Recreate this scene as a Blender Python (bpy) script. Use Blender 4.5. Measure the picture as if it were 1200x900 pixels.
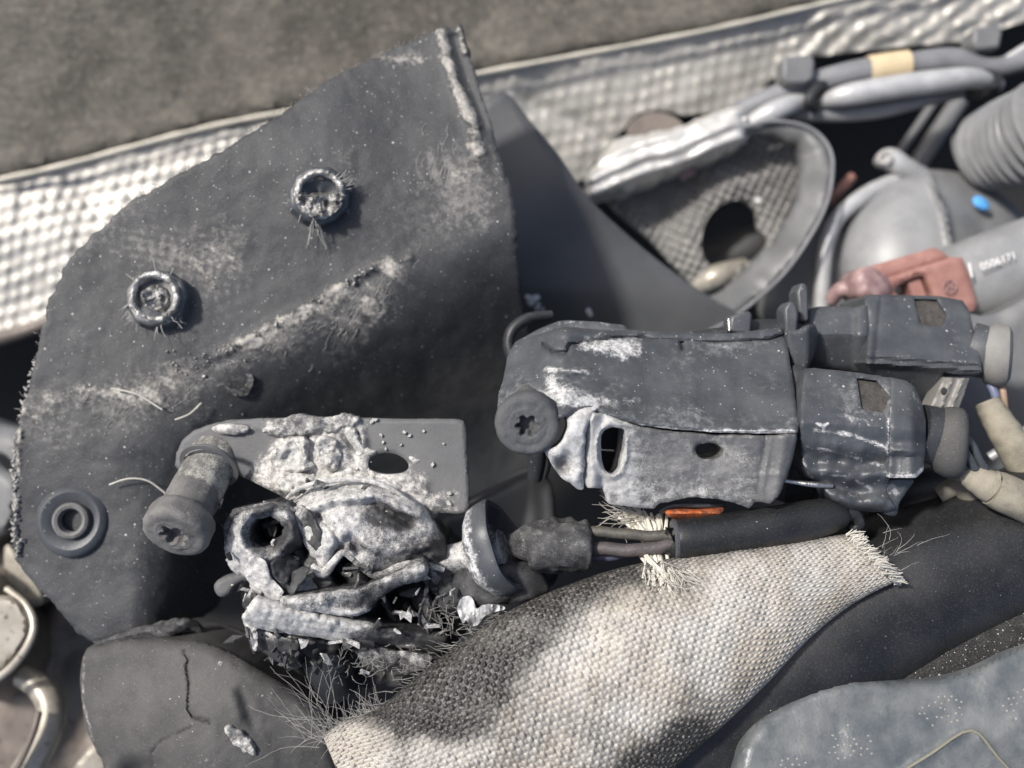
import bpy, math, random
import numpy as np
from mathutils import Vector, Matrix
from mathutils.geometry import delaunay_2d_cdt

random.seed(7); RNG = np.random.default_rng(7)
SC = bpy.context.scene
COL = SC.collection
for o in list(bpy.data.objects):
    bpy.data.objects.remove(o)

# ------------------------------------------------------------------ camera, sky, sun, exposure
H = 12.0                                   # camera height over the z = 0 working plane (1 unit = 16 mm)
cd = bpy.data.cameras.new('camera'); cam = bpy.data.objects.new('camera', cd); COL.objects.link(cam)
cam.location = (0, 0, H)
cd.sensor_width = 36; cd.lens = 36.0
cd.clip_start = 0.1; cd.clip_end = 500
cd.dof.use_dof = True; cd.dof.focus_distance = H - 0.35; cd.dof.aperture_fstop = 0.15
SC.camera = cam

SUN = Vector((-0.54, 0.36, 0.76)).normalized()
w = bpy.data.worlds.new('World'); SC.world = w; w.use_nodes = True
nt = w.node_tree; nt.nodes.clear()
sky = nt.nodes.new('ShaderNodeTexSky'); sky.sky_type = 'NISHITA'; sky.sun_disc = False
sky.sun_elevation = math.asin(SUN.z); sky.sun_rotation = math.atan2(SUN.x, SUN.y)
sky.air_density = 1.0; sky.dust_density = 4.0; sky.ozone_density = 1.0
bg = nt.nodes.new('ShaderNodeBackground'); bg.inputs[1].default_value = 0.14
out = nt.nodes.new('ShaderNodeOutputWorld')
nt.links.new(sky.outputs[0], bg.inputs[0]); nt.links.new(bg.outputs[0], out.inputs[0])
sl = bpy.data.lights.new('sun', 'SUN'); sl.energy = 4.3; sl.angle = math.radians(5.0); sl.color = (1.0, 0.96, 0.90)
sun = bpy.data.objects.new('sun', sl); COL.objects.link(sun)
sun.rotation_euler = SUN.to_track_quat('Z', 'Y').to_euler(); sun.location = SUN * 40
SC.view_settings.view_transform = 'Standard'; SC.view_settings.look = 'None'
SC.view_settings.exposure = 0.12; SC.view_settings.gamma = 1.0; SC.view_settings.use_curve_mapping = False

# ------------------------------------------------------------------ numpy noise
def _h(ix, iy, iz):
    n = (ix * 374761393 + iy * 668265263 + iz * 1274126177) & 0xffffffff
    n = ((n ^ (n >> 13)) * 1274126177) & 0xffffffff
    n = ((n ^ (n >> 16)) * 2246822519) & 0xffffffff
    return ((n >> 8) & 0xffff) / 65535.0
def vn(x, y, z):
    xi = np.floor(x).astype(np.int64); yi = np.floor(y).astype(np.int64); zi = np.floor(z).astype(np.int64)
    fx = x - xi; fy = y - yi; fz = z - zi
    fx = fx*fx*(3-2*fx); fy = fy*fy*(3-2*fy); fz = fz*fz*(3-2*fz)
    r = 0
    for a in (0, 1):
        for b in (0, 1):
            for c in (0, 1):
                r = r + _h(xi+a, yi+b, zi+c) * (fx if a else 1-fx) * (fy if b else 1-fy) * (fz if c else 1-fz)
    return r*2-1
def fbm(x, y, z=0.0, f=1.0, o=4, g=0.5):
    x = np.asarray(x, float); y = np.asarray(y, float); z = np.zeros_like(x) + z
    s = 0; a = 1; t = 0
    for k in range(o):
        s = s + a*vn(x*f + 17.3*k, y*f + 9.1*k, z*f + 3.7*k); t += a; a *= g; f *= 2.03
    return s/t
def ridged(x, y, z=0.0, f=1.0, o=3):
    s = 0; a = 1; t = 0
    x = np.asarray(x, float); y = np.asarray(y, float); z = np.zeros_like(x) + z
    for k in range(o):
        s = s + a*(1-np.abs(vn(x*f + 7.7*k, y*f + 5.1*k, z*f))); t += a; a *= .5; f *= 2.1
    return s/t
def sstep(a, b, x):
    t = np.clip((x-a)/(b-a), 0, 1); return t*t*(3-2*t)

# ------------------------------------------------------------------ pixels -> space (a point seen at px,py lying at height z)
def P(px, py, z):
    k = (H - z)/H
    return np.stack([(np.asarray(px, float)-600)/100*k, (450-np.asarray(py, float))/100*k, np.zeros_like(np.asarray(px, float))+z], -1)
def V(px, py, z): return Vector(P(px, py, z))
def U(z): return (H - z)/H/100.0            # metres-per-pixel at height z, in scene units

# ------------------------------------------------------------------ 2D helpers
def catmull(pts, n=8, closed=False):
    p = np.array(pts, float); m = len(p); r = []
    rng = range(m) if closed else range(m-1)
    for i in rng:
        if closed: a, b, c, d = p[(i-1) % m], p[i], p[(i+1) % m], p[(i+2) % m]
        else: a, b, c, d = p[max(i-1, 0)], p[i], p[i+1], p[min(i+2, m-1)]
        for k in range(n):
            t = k/n
            r.append(0.5*((2*b) + (c-a)*t + (2*a-5*b+4*c-d)*t*t + (3*b-a-3*c+d)*t**3))
    if not closed: r.append(p[-1])
    return np.array(r)
def resample(p, step, closed=True):
    p = np.array(p, float)
    q = np.vstack([p, p[:1]]) if closed else p
    seg = np.linalg.norm(np.diff(q, axis=0), axis=1); L = np.concatenate([[0], np.cumsum(seg)])
    n = max(6 if closed else 2, int(L[-1]/step))
    t = np.linspace(0, L[-1], n, endpoint=not closed)
    return np.stack([np.interp(t, L, q[:, k]) for k in range(q.shape[1])], -1)
def inpoly(x, y, poly):
    c = np.zeros(len(x), bool); n = len(poly)
    for i in range(n):
        x1, y1 = poly[i]; x2, y2 = poly[(i+1) % n]
        if y1 == y2: continue
        m = (y1 > y) != (y2 > y)
        c ^= m & (x < (x2-x1)*(y-y1)/(y2-y1)+x1)
    return c
def segdist(x, y, poly, closed=True):
    d = np.full(np.shape(x), 1e9); n = len(poly)
    for i in range(n if closed else n-1):
        x1, y1 = poly[i]; x2, y2 = poly[(i+1) % n]
        dx, dy = x2-x1, y2-y1; l = dx*dx+dy*dy+1e-9
        t = np.clip(((x-x1)*dx+(y-y1)*dy)/l, 0, 1)
        d = np.minimum(d, (x-x1-t*dx)**2+(y-y1-t*dy)**2)
    return np.sqrt(d)
def blobs(x, y, L):
    s = np.zeros(np.shape(x))
    for b in L:
        cx, cy, rx, ry, a = b[:5]; th = math.radians(b[5]) if len(b) > 5 else 0
        u = (x-cx)*math.cos(th)+(y-cy)*math.sin(th); v = -(x-cx)*math.sin(th)+(y-cy)*math.cos(th)
        s = s + a*np.exp(-((u/rx)**2+(v/ry)**2))
    return s
def strokes(x, y, L):
    s = np.zeros(np.shape(x))
    for pts, wd, a in L:
        s = s + a*np.exp(-(segdist(x, y, pts, False)/wd)**2)
    return s

# ------------------------------------------------------------------ objects
def tag(o, label=None, cat=None, group=None, kind=None):
    if label: o['label'] = label
    if cat: o['category'] = cat
    if group: o['group'] = group
    if kind: o['kind'] = kind
    return o
def thing(name, at, label, cat, group=None):
    o = bpy.data.objects.new(name, None); COL.objects.link(o); o.location = V(*at); o.empty_display_size = .1
    return tag(o, label, cat, group)
def base_loc(parent):
    l = Vector((0, 0, 0))
    while parent is not None:
        l = l + parent.location; parent = parent.parent
    return l
def mesh_obj(name, verts, faces, mat, parent=None, attrs=None, sharp=40, smooth=True, at=None):
    verts = np.array(verts, float).reshape(-1, 3)
    loc = base_loc(parent)
    own = Vector((0, 0, 0))
    if parent is None:
        own = V(*at) if at else Vector(verts.mean(0))
        loc = own
    v = verts - np.array(loc)
    me = bpy.data.meshes.new(name)
    me.from_pydata(v.tolist() if len(v) < 2000 else v, [], faces if not isinstance(faces, np.ndarray) else faces.tolist())
    for k, a in (attrs or {}).items():
        at_ = me.attributes.new(k, 'FLOAT', 'POINT'); at_.data.foreach_set('value', np.ascontiguousarray(a, dtype=np.float32))
    if smooth:
        me.polygons.foreach_set('use_smooth', np.ones(len(me.polygons), bool))
        if sharp: me.set_sharp_from_angle(angle=math.radians(sharp))
    me.materials.append(mat); me.validate(); me.update()
    o = bpy.data.objects.new(name, me); COL.objects.link(o)
    o.location = own
    if parent is not None: o.parent = parent
    return o

class MB:                                   # collects several pieces of one part
    def __init__(s): s.v = []; s.f = []; s.a = {}; s.n = 0
    def add(s, v, f, **a):
        v = np.array(v, float).reshape(-1, 3)
        s.v.append(v); s.f += [tuple(int(i)+s.n for i in q) for q in f]
        for k in a: s.a.setdefault(k, []).append((s.n, np.broadcast_to(a[k], (len(v),))))
        s.n += len(v)
    def build(s, name, mat, parent=None, **kw):
        A = {}
        for k, L in s.a.items():
            arr = np.zeros(s.n, np.float32)
            for st, x in L: arr[st:st+len(x)] = x
            A[k] = arr
        return mesh_obj(name, np.vstack(s.v), s.f, mat, parent, A, **kw)

def sheet(outline, zf, thick=.1, step=5, holes=(), smooth=True, edge_r=0, rag=0, ash=None, crust=0, seed=0, bfrac=1.0, extra=None, hsmooth=True):
    """a body whose outline is seen from above: top surface height zf(px,py), a wall all round, a back; returns verts, faces, attrs"""
    def prep(o, sm):
        o = np.array(o, float)
        if sm and len(o) > 3: o = catmull(o, 8, True)
        o = resample(o, step*bfrac)
        if rag:
            o = o + np.stack([fbm(o[:, 0], o[:, 1], seed+3, .12, 3), fbm(o[:, 0], o[:, 1], seed+9, .12, 3)], -1)*rag
        return o
    ol = prep(outline, smooth); hs = [prep(h, hsmooth) for h in holes]
    x0, y0 = ol.min(0); x1, y1 = ol.max(0)
    gx, gy = np.meshgrid(np.arange(x0, x1, step), np.arange(y0, y1, step*.87))
    gx = gx + (np.arange(gx.shape[0]) % 2)[:, None]*step*.5
    gx = gx.ravel(); gy = gy.ravel()
    rr = np.random.default_rng(seed+1)
    gx = gx + rr.uniform(-.12, .12, gx.shape)*step; gy = gy + rr.uniform(-.12, .12, gy.shape)*step
    k = inpoly(gx, gy, ol)
    for h in hs: k &= ~inpoly(gx, gy, h)
    gx, gy = gx[k], gy[k]
    d = segdist(gx, gy, ol)
    for h in hs: d = np.minimum(d, segdist(gx, gy, h))
    k = d > step*.45; gx, gy = gx[k], gy[k]
    loops = [ol]+hs; pts = np.vstack(loops+[np.stack([gx, gy], -1)])
    edges = []; n = 0
    for l in loops:
        m = len(l); edges += [(n+i, n+(i+1) % m) for i in range(m)]; n += m
    rv, re, rf, ov, oe, of = delaunay_2d_cdt([Vector(p) for p in pts], edges, [], 0, 1e-4, True)
    q = np.array([(a.x, a.y) for a in rv]); rf = np.array(rf, int)
    c = q[rf].mean(1)
    k = inpoly(c[:, 0], c[:, 1], ol)
    for h in hs: k &= ~inpoly(c[:, 0], c[:, 1], h)
    rf = rf[k]
    x, y = q[:, 0], q[:, 1]
    dist = segdist(x, y, ol)
    for h in hs: dist = np.minimum(dist, segdist(x, y, h))
    A = np.clip(ash(x, y), 0, 1.5) if ash is not None else np.zeros(len(x))
    z = zf(x, y)
    if crust:
        z = z + crust*sstep(.3, .8, A + .3*fbm(x, y, seed, .06, 3))*(.55+.6*fbm(x, y, seed+5, .13, 4)+.35*ridged(x, y, seed+2, .09))
    if edge_r:
        e = np.clip(1-dist/(edge_r*100), 0, 1); z = z - edge_r*(1-np.sqrt(np.maximum(0, 1-e*e)))
    top = P(x, y, z)
    # orient
    a, b, cc = top[rf[:, 0]], top[rf[:, 1]], top[rf[:, 2]]
    fl = np.cross(b-a, cc-a)[:, 2] < 0
    rf[fl] = rf[fl][:, ::-1]
    bot = top.copy(); bot[:, 2] -= thick if np.isscalar(thick) else thick(x, y)
    N = len(top)
    # boundary edges
    e = np.vstack([rf[:, [0, 1]], rf[:, [1, 2]], rf[:, [2, 0]]])
    key = np.sort(e, 1); kk = key[:, 0]*N+key[:, 1]
    u, inv, cnt = np.unique(kk, return_inverse=True, return_counts=True)
    be = e[cnt[inv] == 1]
    # wall gets vertices of its own
    walls = []
    used = np.unique(be); mp = {int(i): j for j, i in enumerate(used)}
    nw = len(used)
    base = 2*N
    wv = np.vstack([top[used], bot[used]])
    for i, j in be:
        i, j = mp[int(i)], mp[int(j)]
        walls.append((base+j, base+i, base+nw+i, base+nw+j))
    faces = rf.tolist() + (rf[:, ::-1]+N).tolist() + walls
    verts = np.vstack([top, bot, wv])
    Aall = np.concatenate([A, A*0.0, A[used]*.8, A[used]*0.3])
    at = {'ash': Aall}
    if extra:
        for nm, fn in extra.items():
            E = fn(x, y); at[nm] = np.concatenate([E, E, E[used], E[used]])
    return verts, faces, at

def sheet_obj(name, mat, parent, outline, zf, at=None, sharp=50, **kw):
    v, f, a = sheet(outline, zf, **kw)
    return mesh_obj(name, v, f, mat, parent, a, sharp=sharp, at=at)

def frames_along(p):
    t = np.gradient(p, axis=0); t /= np.linalg.norm(t, axis=1)[:, None]+1e-12
    n = np.cross(t[0], (0, 0, 1.0))
    if np.linalg.norm(n) < 1e-3: n = np.cross(t[0], (0, 1.0, 0))
    n /= np.linalg.norm(n); N = [n]
    for i in range(1, len(p)):
        n = N[-1]-t[i]*np.dot(N[-1], t[i]); n /= np.linalg.norm(n)+1e-12; N.append(n)
    N = np.array(N); return t, N, np.cross(t, N)
def tube(path, r, seg=16, n=6, caps=True, disp=None, flat=1.0, world=False, rnd=False):
    """path of (px,py,z) (or world points), r radius in px at that height (scalar or per point); disp(u,theta)->factor"""
    path = np.array(path, float); r = np.broadcast_to(np.array(r, float), (len(path),))
    q = np.hstack([path, r[:, None]])
    q = catmull(q, n) if n > 1 and len(q) > 2 else (resample(q, 1e9, False) if n <= 1 and False else (catmull(q, max(n, 2)) if n > 1 else q))
    if world: p = q[:, :3]; rad = q[:, 3]
    else: p = P(q[:, 0], q[:, 1], q[:, 2]); rad = q[:, 3]*U(q[:, 2])
    t, N, B = frames_along(p)
    m = len(p); th = np.linspace(0, 2*np.pi, seg, endpoint=False)
    R = rad[:, None]*np.ones((m, seg))
    if disp is not None:
        uu = np.linspace(0, 1, m)[:, None]*np.ones((1, seg)); R = R*disp(uu, th[None, :]*np.ones((m, 1)))
    v = p[:, None]+R[..., None]*(np.cos(th)[None, :, None]*N[:, None]+flat*np.sin(th)[None, :, None]*B[:, None])
    v = v.reshape(-1, 3)
    f = [(i*seg+j, i*seg+(j+1) % seg, (i+1)*seg+(j+1) % seg, (i+1)*seg+j) for i in range(m-1) for j in range(seg)]
    if caps:
        f.append(tuple(reversed(range(seg)))); f.append(tuple((m-1)*seg+j for j in range(seg)))
    f = [tuple(reversed(q_)) for q_ in f]
    return v, f
def lathe(c, axis, prof, seg=48, disp=None, world=False, ref=None):
    """prof: (radius, height) pairs in scene units along axis from c; starts/ends at radius 0 to close"""
    c = np.array(c if world else V(*c)); ax = np.array(axis, float); ax /= np.linalg.norm(ax)
    ref = np.array(ref if ref is not None else ((1, 0, 0) if abs(ax[0]) < .8 else (0, 1, 0)), float)
    n = ref-ax*np.dot(ref, ax); n /= np.linalg.norm(n); b = np.cross(ax, n)
    pr = np.array(prof, float); m = len(pr); th = np.linspace(0, 2*np.pi, seg, endpoint=False)
    R = pr[:, 0][:, None]*np.ones((1, seg)); Hh = pr[:, 1][:, None]*np.ones((1, seg))
    T = th[None]*np.ones((m, 1))
    if disp is not None: R, Hh = disp(R, Hh, T)
    v = c+R[..., None]*(np.cos(T)[..., None]*n+np.sin(T)[..., None]*b)+Hh[..., None]*ax
    f = [(i*seg+j, i*seg+(j+1) % seg, (i+1)*seg+(j+1) % seg, (i+1)*seg+j) for i in range(m-1) for j in range(seg)]
    return v.reshape(-1, 3), f
def prism(poly, z0, z1):
    """poly px corners; solid between heights z1 (top) and z0 (bottom), top and bottom straight above each other"""
    poly = np.array(poly, float); n = len(poly)
    t = P(poly[:, 0], poly[:, 1], z1); b = t.copy(); b[:, 2] = z0
    area = sum(t[i][0]*t[(i+1) % n][1]-t[(i+1) % n][0]*t[i][1] for i in range(n))
    if area < 0: t = t[::-1]; b = b[::-1]
    v = np.vstack([t, b])
    f = [tuple(range(n)), tuple(reversed(range(n, 2*n)))]+[(i, n+i, n+(i+1) % n, (i+1) % n) for i in range(n)]
    return v, f
def bevel_obj(o, wd, seg=2):
    m = o.modifiers.new('bevel', 'BEVEL'); m.width = wd; m.segments = seg; m.limit_method = 'ANGLE'; m.angle_limit = math.radians(35)
    return o
def hairs(mb, starts, dirs, lens, r=.006, curl=.3, n=6):
    for s, d, L in zip(starts, dirs, lens):
        p = np.array(s, float); d = np.array(d, float); d /= np.linalg.norm(d)+1e-9
        pts = [p]; c = RNG.normal(0, curl, 3)
        for k in range(n):
            d = d+c/n+RNG.normal(0, curl*.25, 3); d /= np.linalg.norm(d); p = p+d*L/n; pts.append(p)
        q = np.hstack([np.array(pts), np.linspace(r, r*.35, n+1)[:, None]])
        v, f = tube(q[:, :3], q[:, 3], 4, 1, True, world=True)
        mb.add(v, f)

# ------------------------------------------------------------------ materials
class NB:
    def __init__(s, name):
        s.m = bpy.data.materials.new(name); s.m.use_nodes = True; s.t = s.m.node_tree; s.t.nodes.clear()
        s.o = s.t.nodes.new('ShaderNodeOutputMaterial'); s.b = s.t.nodes.new('ShaderNodeBsdfPrincipled')
        s.t.links.new(s.b.outputs[0], s.o.inputs[0]); s.co = s.t.nodes.new('ShaderNodeTexCoord').outputs['Object']
    def put(s, sock, v):
        if isinstance(v, bpy.types.NodeSocket): s.t.links.new(v, sock)
        elif isinstance(v, (tuple, list)): sock.default_value = tuple(v)+(1,)*(len(sock.default_value)-len(v)) if hasattr(sock.default_value, '__len__') else v[0]
        else: sock.default_value = v
    def noise(s, scale, detail=4, rough=.55, dist=0, co=None):
        n = s.t.nodes.new('ShaderNodeTexNoise'); s.put(n.inputs['Vector'], co or s.co)
        n.inputs['Scale'].default_value = scale; n.inputs['Detail'].default_value = detail; n.inputs['Roughness'].default_value = rough
        n.inputs['Distortion'].default_value = dist
        return n.outputs['Fac']
    def voro(s, scale, feat='F1', co=None):
        n = s.t.nodes.new('ShaderNodeTexVoronoi'); n.feature = feat; s.put(n.inputs['Vector'], co or s.co); n.inputs['Scale'].default_value = scale
        return n.outputs['Distance'], (n.outputs['Color'] if feat == 'F1' else None)
    def ma(s, op, a, b=0.0, c=None, clamp=False):
        n = s.t.nodes.new('ShaderNodeMath'); n.operation = op; n.use_clamp = clamp
        s.put(n.inputs[0], a); s.put(n.inputs[1], b)
        if c is not None: s.put(n.inputs[2], c)
        return n.outputs[0]
    def ramp(s, x, a, b, lo=0.0, hi=1.0):
        n = s.t.nodes.new('ShaderNodeMapRange'); n.interpolation_type = 'SMOOTHSTEP'
        s.put(n.inputs[0], x); n.inputs[1].default_value = a; n.inputs[2].default_value = b; n.inputs[3].default_value = lo; n.inputs[4].default_value = hi
        return n.outputs[0]
    def mix(s, f, a, b, mode='MIX'):
        n = s.t.nodes.new('ShaderNodeMix'); n.data_type = 'RGBA'; n.blend_type = mode; n.clamp_factor = True
        s.put(n.inputs[0], f); s.put(n.inputs[6], a); s.put(n.inputs[7], b)
        return n.outputs[2]
    def attr(s, k):
        n = s.t.nodes.new('ShaderNodeAttribute'); n.attribute_name = k; return n.outputs['Fac']
    def stretch(s, sx, sy, sz, rot=0):
        n = s.t.nodes.new('ShaderNodeMapping'); s.put(n.inputs[0], s.co); n.inputs['Scale'].default_value = (sx, sy, sz); n.inputs['Rotation'].default_value = (0, 0, rot); n.vector_type = 'TEXTURE' if False else 'POINT'
        return n.outputs[0]
    def bump(s, h, strength=.5, dist=.02):
        n = s.t.nodes.new('ShaderNodeBump'); n.inputs['Strength'].default_value = strength; n.inputs['Distance'].default_value = dist
        s.put(n.inputs['Height'], h); s.t.links.new(n.outputs[0], s.b.inputs['Normal'])
    def set(s, **k):
        for a, v in k.items(): s.put(s.b.inputs[a.replace('_', ' ')], v)
        return s.m

def soot(name, c1, c2, rough=.6, ash_c=(.52, .51, .49), ash_d=(.22, .22, .22), speck=.5, speck_s=9, bump=.35, ns=1.6, grain=45, grit=.5, spec=.4, metal=0.0, mott=2.0, powder=.7):
    """burnt dusty plastic or rubber: uneven base, dust specks, pale ash where the ash value says so"""
    b = NB(name)
    big = b.noise(ns, 7, .62); fine = b.noise(grain, 4, .65)
    c = b.mix(b.ramp(big, .35, .68), c1, c2)
    c = b.mix(b.ramp(fine, .5, .8, 0, .55*grit), c, (.26, .26, .26))
    # dust specks of several sizes
    for sc, th in ((speck_s, .085), (speck_s*2.6, .12)):
        d, cc = b.voro(sc)
        sep = b.t.nodes.new('ShaderNodeSeparateColor'); b.put(sep.inputs[0], cc)
        lim = b.ma('MULTIPLY', b.ma('POWER', sep.outputs[0], 3.0), th*speck*1.7)
        m = b.ma('LESS_THAN', d, lim)
        c = b.mix(b.ma('MULTIPLY', m, b.ma('SUBTRACT', .8, b.ma('MULTIPLY', b.attr('clean'), .78))), c, (.5, .5, .49))
    du = b.attr('dust'); dn = b.noise(11, 9, .72)
    dm = b.ma('MULTIPLY', b.ramp(b.ma('ADD', du, b.ma('MULTIPLY', b.ma('SUBTRACT', dn, .5), 2.2)), .12, .85), b.ramp(du, .0, .3))
    c = b.mix(b.ma('MULTIPLY', dm, .85), c, b.mix(b.ramp(fine, .4, .65), tuple(x*.75 for x in ash_d), tuple(x*1.25 for x in ash_d)))
    a = b.attr('ash'); an = b.noise(8, 11, .74); an2 = b.noise(70, 5, .7)
    am = b.ma('ADD', a, b.ma('MULTIPLY', b.ma('SUBTRACT', an, .5), mott))
    am = b.ma('ADD', am, b.ma('MULTIPLY', b.ma('SUBTRACT', an2, .5), powder))
    am = b.ma('MULTIPLY', b.ramp(am, .25, .85), b.ramp(a, .02, .25))
    ac = b.mix(b.ramp(b.ma('ADD', b.ma('MULTIPLY', b.noise(16, 8, .7), .6), b.ma('MULTIPLY', an2, .4)), .38, .60), ash_d, ash_c)
    c = b.mix(am, c, ac)
    r = b.ma('ADD', b.ma('MULTIPLY', am, .93-rough), b.ma('ADD', rough-.1, b.ma('MULTIPLY', big, .2)))
    hgt = b.ma('ADD', b.ma('MULTIPLY', fine, .35), b.ma('MULTIPLY', b.ma('ADD', an2, b.ma('MULTIPLY', an, .6)), b.ma('ADD', .15, am)))
    b.bump(hgt, bump, .05)
    return b.set(Base_Color=c, Roughness=r, Specular_IOR_Level=spec, Metallic=metal)
def plain(name, c1, c2, rough=.5, metal=0.0, ns=3, bump=.1, grain=40, spec=.5, spots=0, spot_c=(.03, .03, .03)):
    b = NB(name)
    n1 = b.noise(ns, 6, .6); n2 = b.noise(grain, 4, .6)
    c = b.mix(b.ramp(n1, .35, .65), c1, c2)
    c = b.mix(b.ramp(n2, .45, .8, 0, .25), c, tuple(min(1, x*1.8+.02) for x in c1))
    if spots: c = b.mix(b.ramp(b.noise(ns*4, 5, .6), .60, .68, 0, spots), c, spot_c)
    b.bump(n2, bump, .03)
    r = b.ma('ADD', rough-.12, b.ma('MULTIPLY', n1, .24))
    return b.set(Base_Color=c, Roughness=r, Metallic=metal, Specular_IOR_Level=spec)

M = {}
M['flap'] = soot('burnt_rubber', (.036, .038, .041), (.058, .060, .063), .52, ash_c=(.46, .44, .40), ash_d=(.20, .195, .185), speck=.9, bump=.45, ns=1.1, grit=.5, spec=.32)
M['flap_rear'] = soot('smooth_rubber', (.066, .069, .073), (.084, .087, .091), .5, speck=0, bump=.1, ns=.8, grit=.1, spec=.4)
M['boot'] = soot('dry_rubber', (.052, .052, .052), (.082, .081, .079), .7, speck=.6, bump=.3, ns=1.4, grit=.5, spec=.3)
M['plate'] = soot('dull_plate', (.088, .090, .093), (.118, .120, .123), .55, ash_c=(.62, .60, .57), ash_d=(.24, .235, .23), speck=.35, bump=.35, grit=.2, spec=.4)
M['char'] = soot('charred_plastic', (.020, .021, .023), (.060, .060, .062), .6, ash_c=(.60, .593, .575), ash_d=(.30, .30, .297), speck=.3, bump=.42, ns=4, grit=.5, spec=.4, mott=1.0, powder=.8)
M['ash_pale'] = soot('pale_ash', (.10, .10, .10), (.2, .2, .2), .9, ash_c=(.66, .65, .615), ash_d=(.30, .297, .285), speck=.1, bump=.5, ns=4, grit=.5, spec=.2, mott=1.5, powder=.9)
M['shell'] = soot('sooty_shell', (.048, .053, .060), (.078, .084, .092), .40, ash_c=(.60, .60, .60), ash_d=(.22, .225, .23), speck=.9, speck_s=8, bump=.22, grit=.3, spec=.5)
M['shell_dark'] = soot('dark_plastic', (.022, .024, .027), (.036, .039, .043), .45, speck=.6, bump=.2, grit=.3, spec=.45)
M['silver_ash'] = soot('scorched_grey_panel', (.095, .096, .098), (.15, .15, .15), .28, ash_c=(.50, .50, .49), ash_d=(.335, .335, .33), speck=.3, bump=.5, ns=2.4, grain=30, grit=.4, spec=.6, mott=1.9, powder=1.2)
M['screw'] = soot('scorched_steel', (.10, .098, .096), (.17, .167, .163), .62, ash_c=(.50, .49, .44), ash_d=(.26, .26, .24), speck=.4, bump=.6, ns=3, grit=.6, spec=.4)
M['void'] = plain('black_shade', (.006, .006, .007), (.012, .012, .012), .8, bump=.1)  # near-black colour puts deep shade into the gaps
M['foil'] = plain('foil', (.42, .405, .37), (.50, .485, .445), .5, .4, 2.5, .2, 30, .5, .35, (.36, .33, .28))
M['foil_dark'] = plain('grey_foil', (.15, .148, .142), (.20, .196, .186), .5, .3, 2, .2, 30)
M['chrome'] = plain('bright_pipe', (.55, .54, .51), (.66, .65, .625), .45, .5, 4, .25, 30)
M['plastic_grey'] = plain('grey_plastic', (.185, .19, .195), (.235, .24, .245), .42, 0, 2, .05, 60)
M['plastic_mid'] = plain('mid_grey_plastic', (.12, .123, .127), (.15, .154, .158), .5, 0, 2, .08, 60)
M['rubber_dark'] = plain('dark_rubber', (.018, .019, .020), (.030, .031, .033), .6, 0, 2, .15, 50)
M['hose_dark'] = soot('dusty_hose', (.010, .011, .012), (.022, .022, .023), .38, speck=.4, bump=.2, grit=.3, spec=.5)
M['red'] = plain('faded_red_plastic', (.25, .125, .105), (.31, .165, .14), .5, 0, 4, .1, 60)
M['red_dark'] = plain('dull_red_plastic', (.26, .10, .09), (.33, .15, .13), .45, 0, 4, .1, 60)
M['red_clear'] = plain('cloudy_pink_plastic', (.22, .14, .14), (.32, .22, .215), .35, 0, 8, .2, 60)
M['orange'] = plain('orange_plastic', (.50, .13, .04), (.12, .06, .045), .3, 0, 12, .2, 60)
M['blue'] = plain('blue_paint', (.10, .36, .78), (.12, .40, .82), .4, 0, 4, .05, 60)
M['white_print'] = plain('white_print', (.75, .75, .73), (.7, .7, .68), .6, 0, 4, .0, 60)
M['tape'] = plain('cream_tape', (.50, .40, .25), (.56, .46, .30), .6, 0, 4, .1, 60)
M['cable_silver'] = plain('silver_cable', (.36, .365, .37), (.45, .455, .46), .45, .2, 3, .1, 60)
M['cable_grey'] = plain('grey_cable', (.15, .155, .165), (.19, .195, .205), .5, 0, 3, .1, 60)
M['cream_sleeve'] = plain('dusty_cream_sleeve', (.29, .265, .21), (.15, .14, .115), .8, 0, 1.8, .15, 70, .2, .35, (.16, .145, .12))
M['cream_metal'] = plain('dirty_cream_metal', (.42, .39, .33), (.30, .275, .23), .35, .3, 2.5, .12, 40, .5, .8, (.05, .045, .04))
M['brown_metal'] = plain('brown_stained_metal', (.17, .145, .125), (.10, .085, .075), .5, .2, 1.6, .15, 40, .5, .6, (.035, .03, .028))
M['fibre'] = plain('pale_fibre', (.55, .53, .47), (.45, .43, .38), .6, 0, 6, .0)
M['fibre_grey'] = plain('grey_fibre', (.30, .295, .28), (.24, .235, .225), .6, 0, 6, .0)
M['steel'] = plain('bright_steel', (.62, .61, .59), (.40, .39, .38), .3, .9, 9, .5, 40, .5, .7, (.05, .05, .05))
M['wire_pink'] = plain('scorched_pink_wire', (.085, .07, .07), (.055, .05, .052), .55, 0, 6, .3)
M['wire_brown'] = plain('scorched_tan_wire', (.09, .083, .068), (.05, .048, .044), .55, 0, 6, .3)
M['wire_blue'] = plain('dark_blue_wire', (.07, .075, .12), (.05, .055, .09), .5, 0, 6, .3)
M['tape_edge'] = plain('foil_edge', (.62, .58, .48), (.7, .66, .56), .4, .3, 3, .1, 40)
M['flake'] = plain('pale_ash_flake', (.55, .56, .57), (.42, .43, .44), .8, 0, 8, .3, 40)
M['flake_white'] = plain('white_flake', (.48, .485, .49), (.28, .285, .29), .5, 0, 8, .2, 40)
M['fibre_cream'] = plain('cream_fibre', (.68, .66, .58), (.52, .50, .43), .6, 0, 8, .0)
M['web'] = soot('melted_film', (.12, .122, .125), (.20, .2, .2), .30, ash_c=(.54, .54, .535), ash_d=(.32, .32, .32), speck=.2, bump=.3, ns=3, grit=.3, spec=.6, mott=1.4)
M['shell_screw'] = soot('sooty_screw', (.075, .078, .082), (.10, .103, .107), .75, ash_d=(.11, .11, .11), ash_c=(.16, .16, .16), speck=.4, bump=.5, ns=3, grit=.5, spec=.3)
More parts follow.
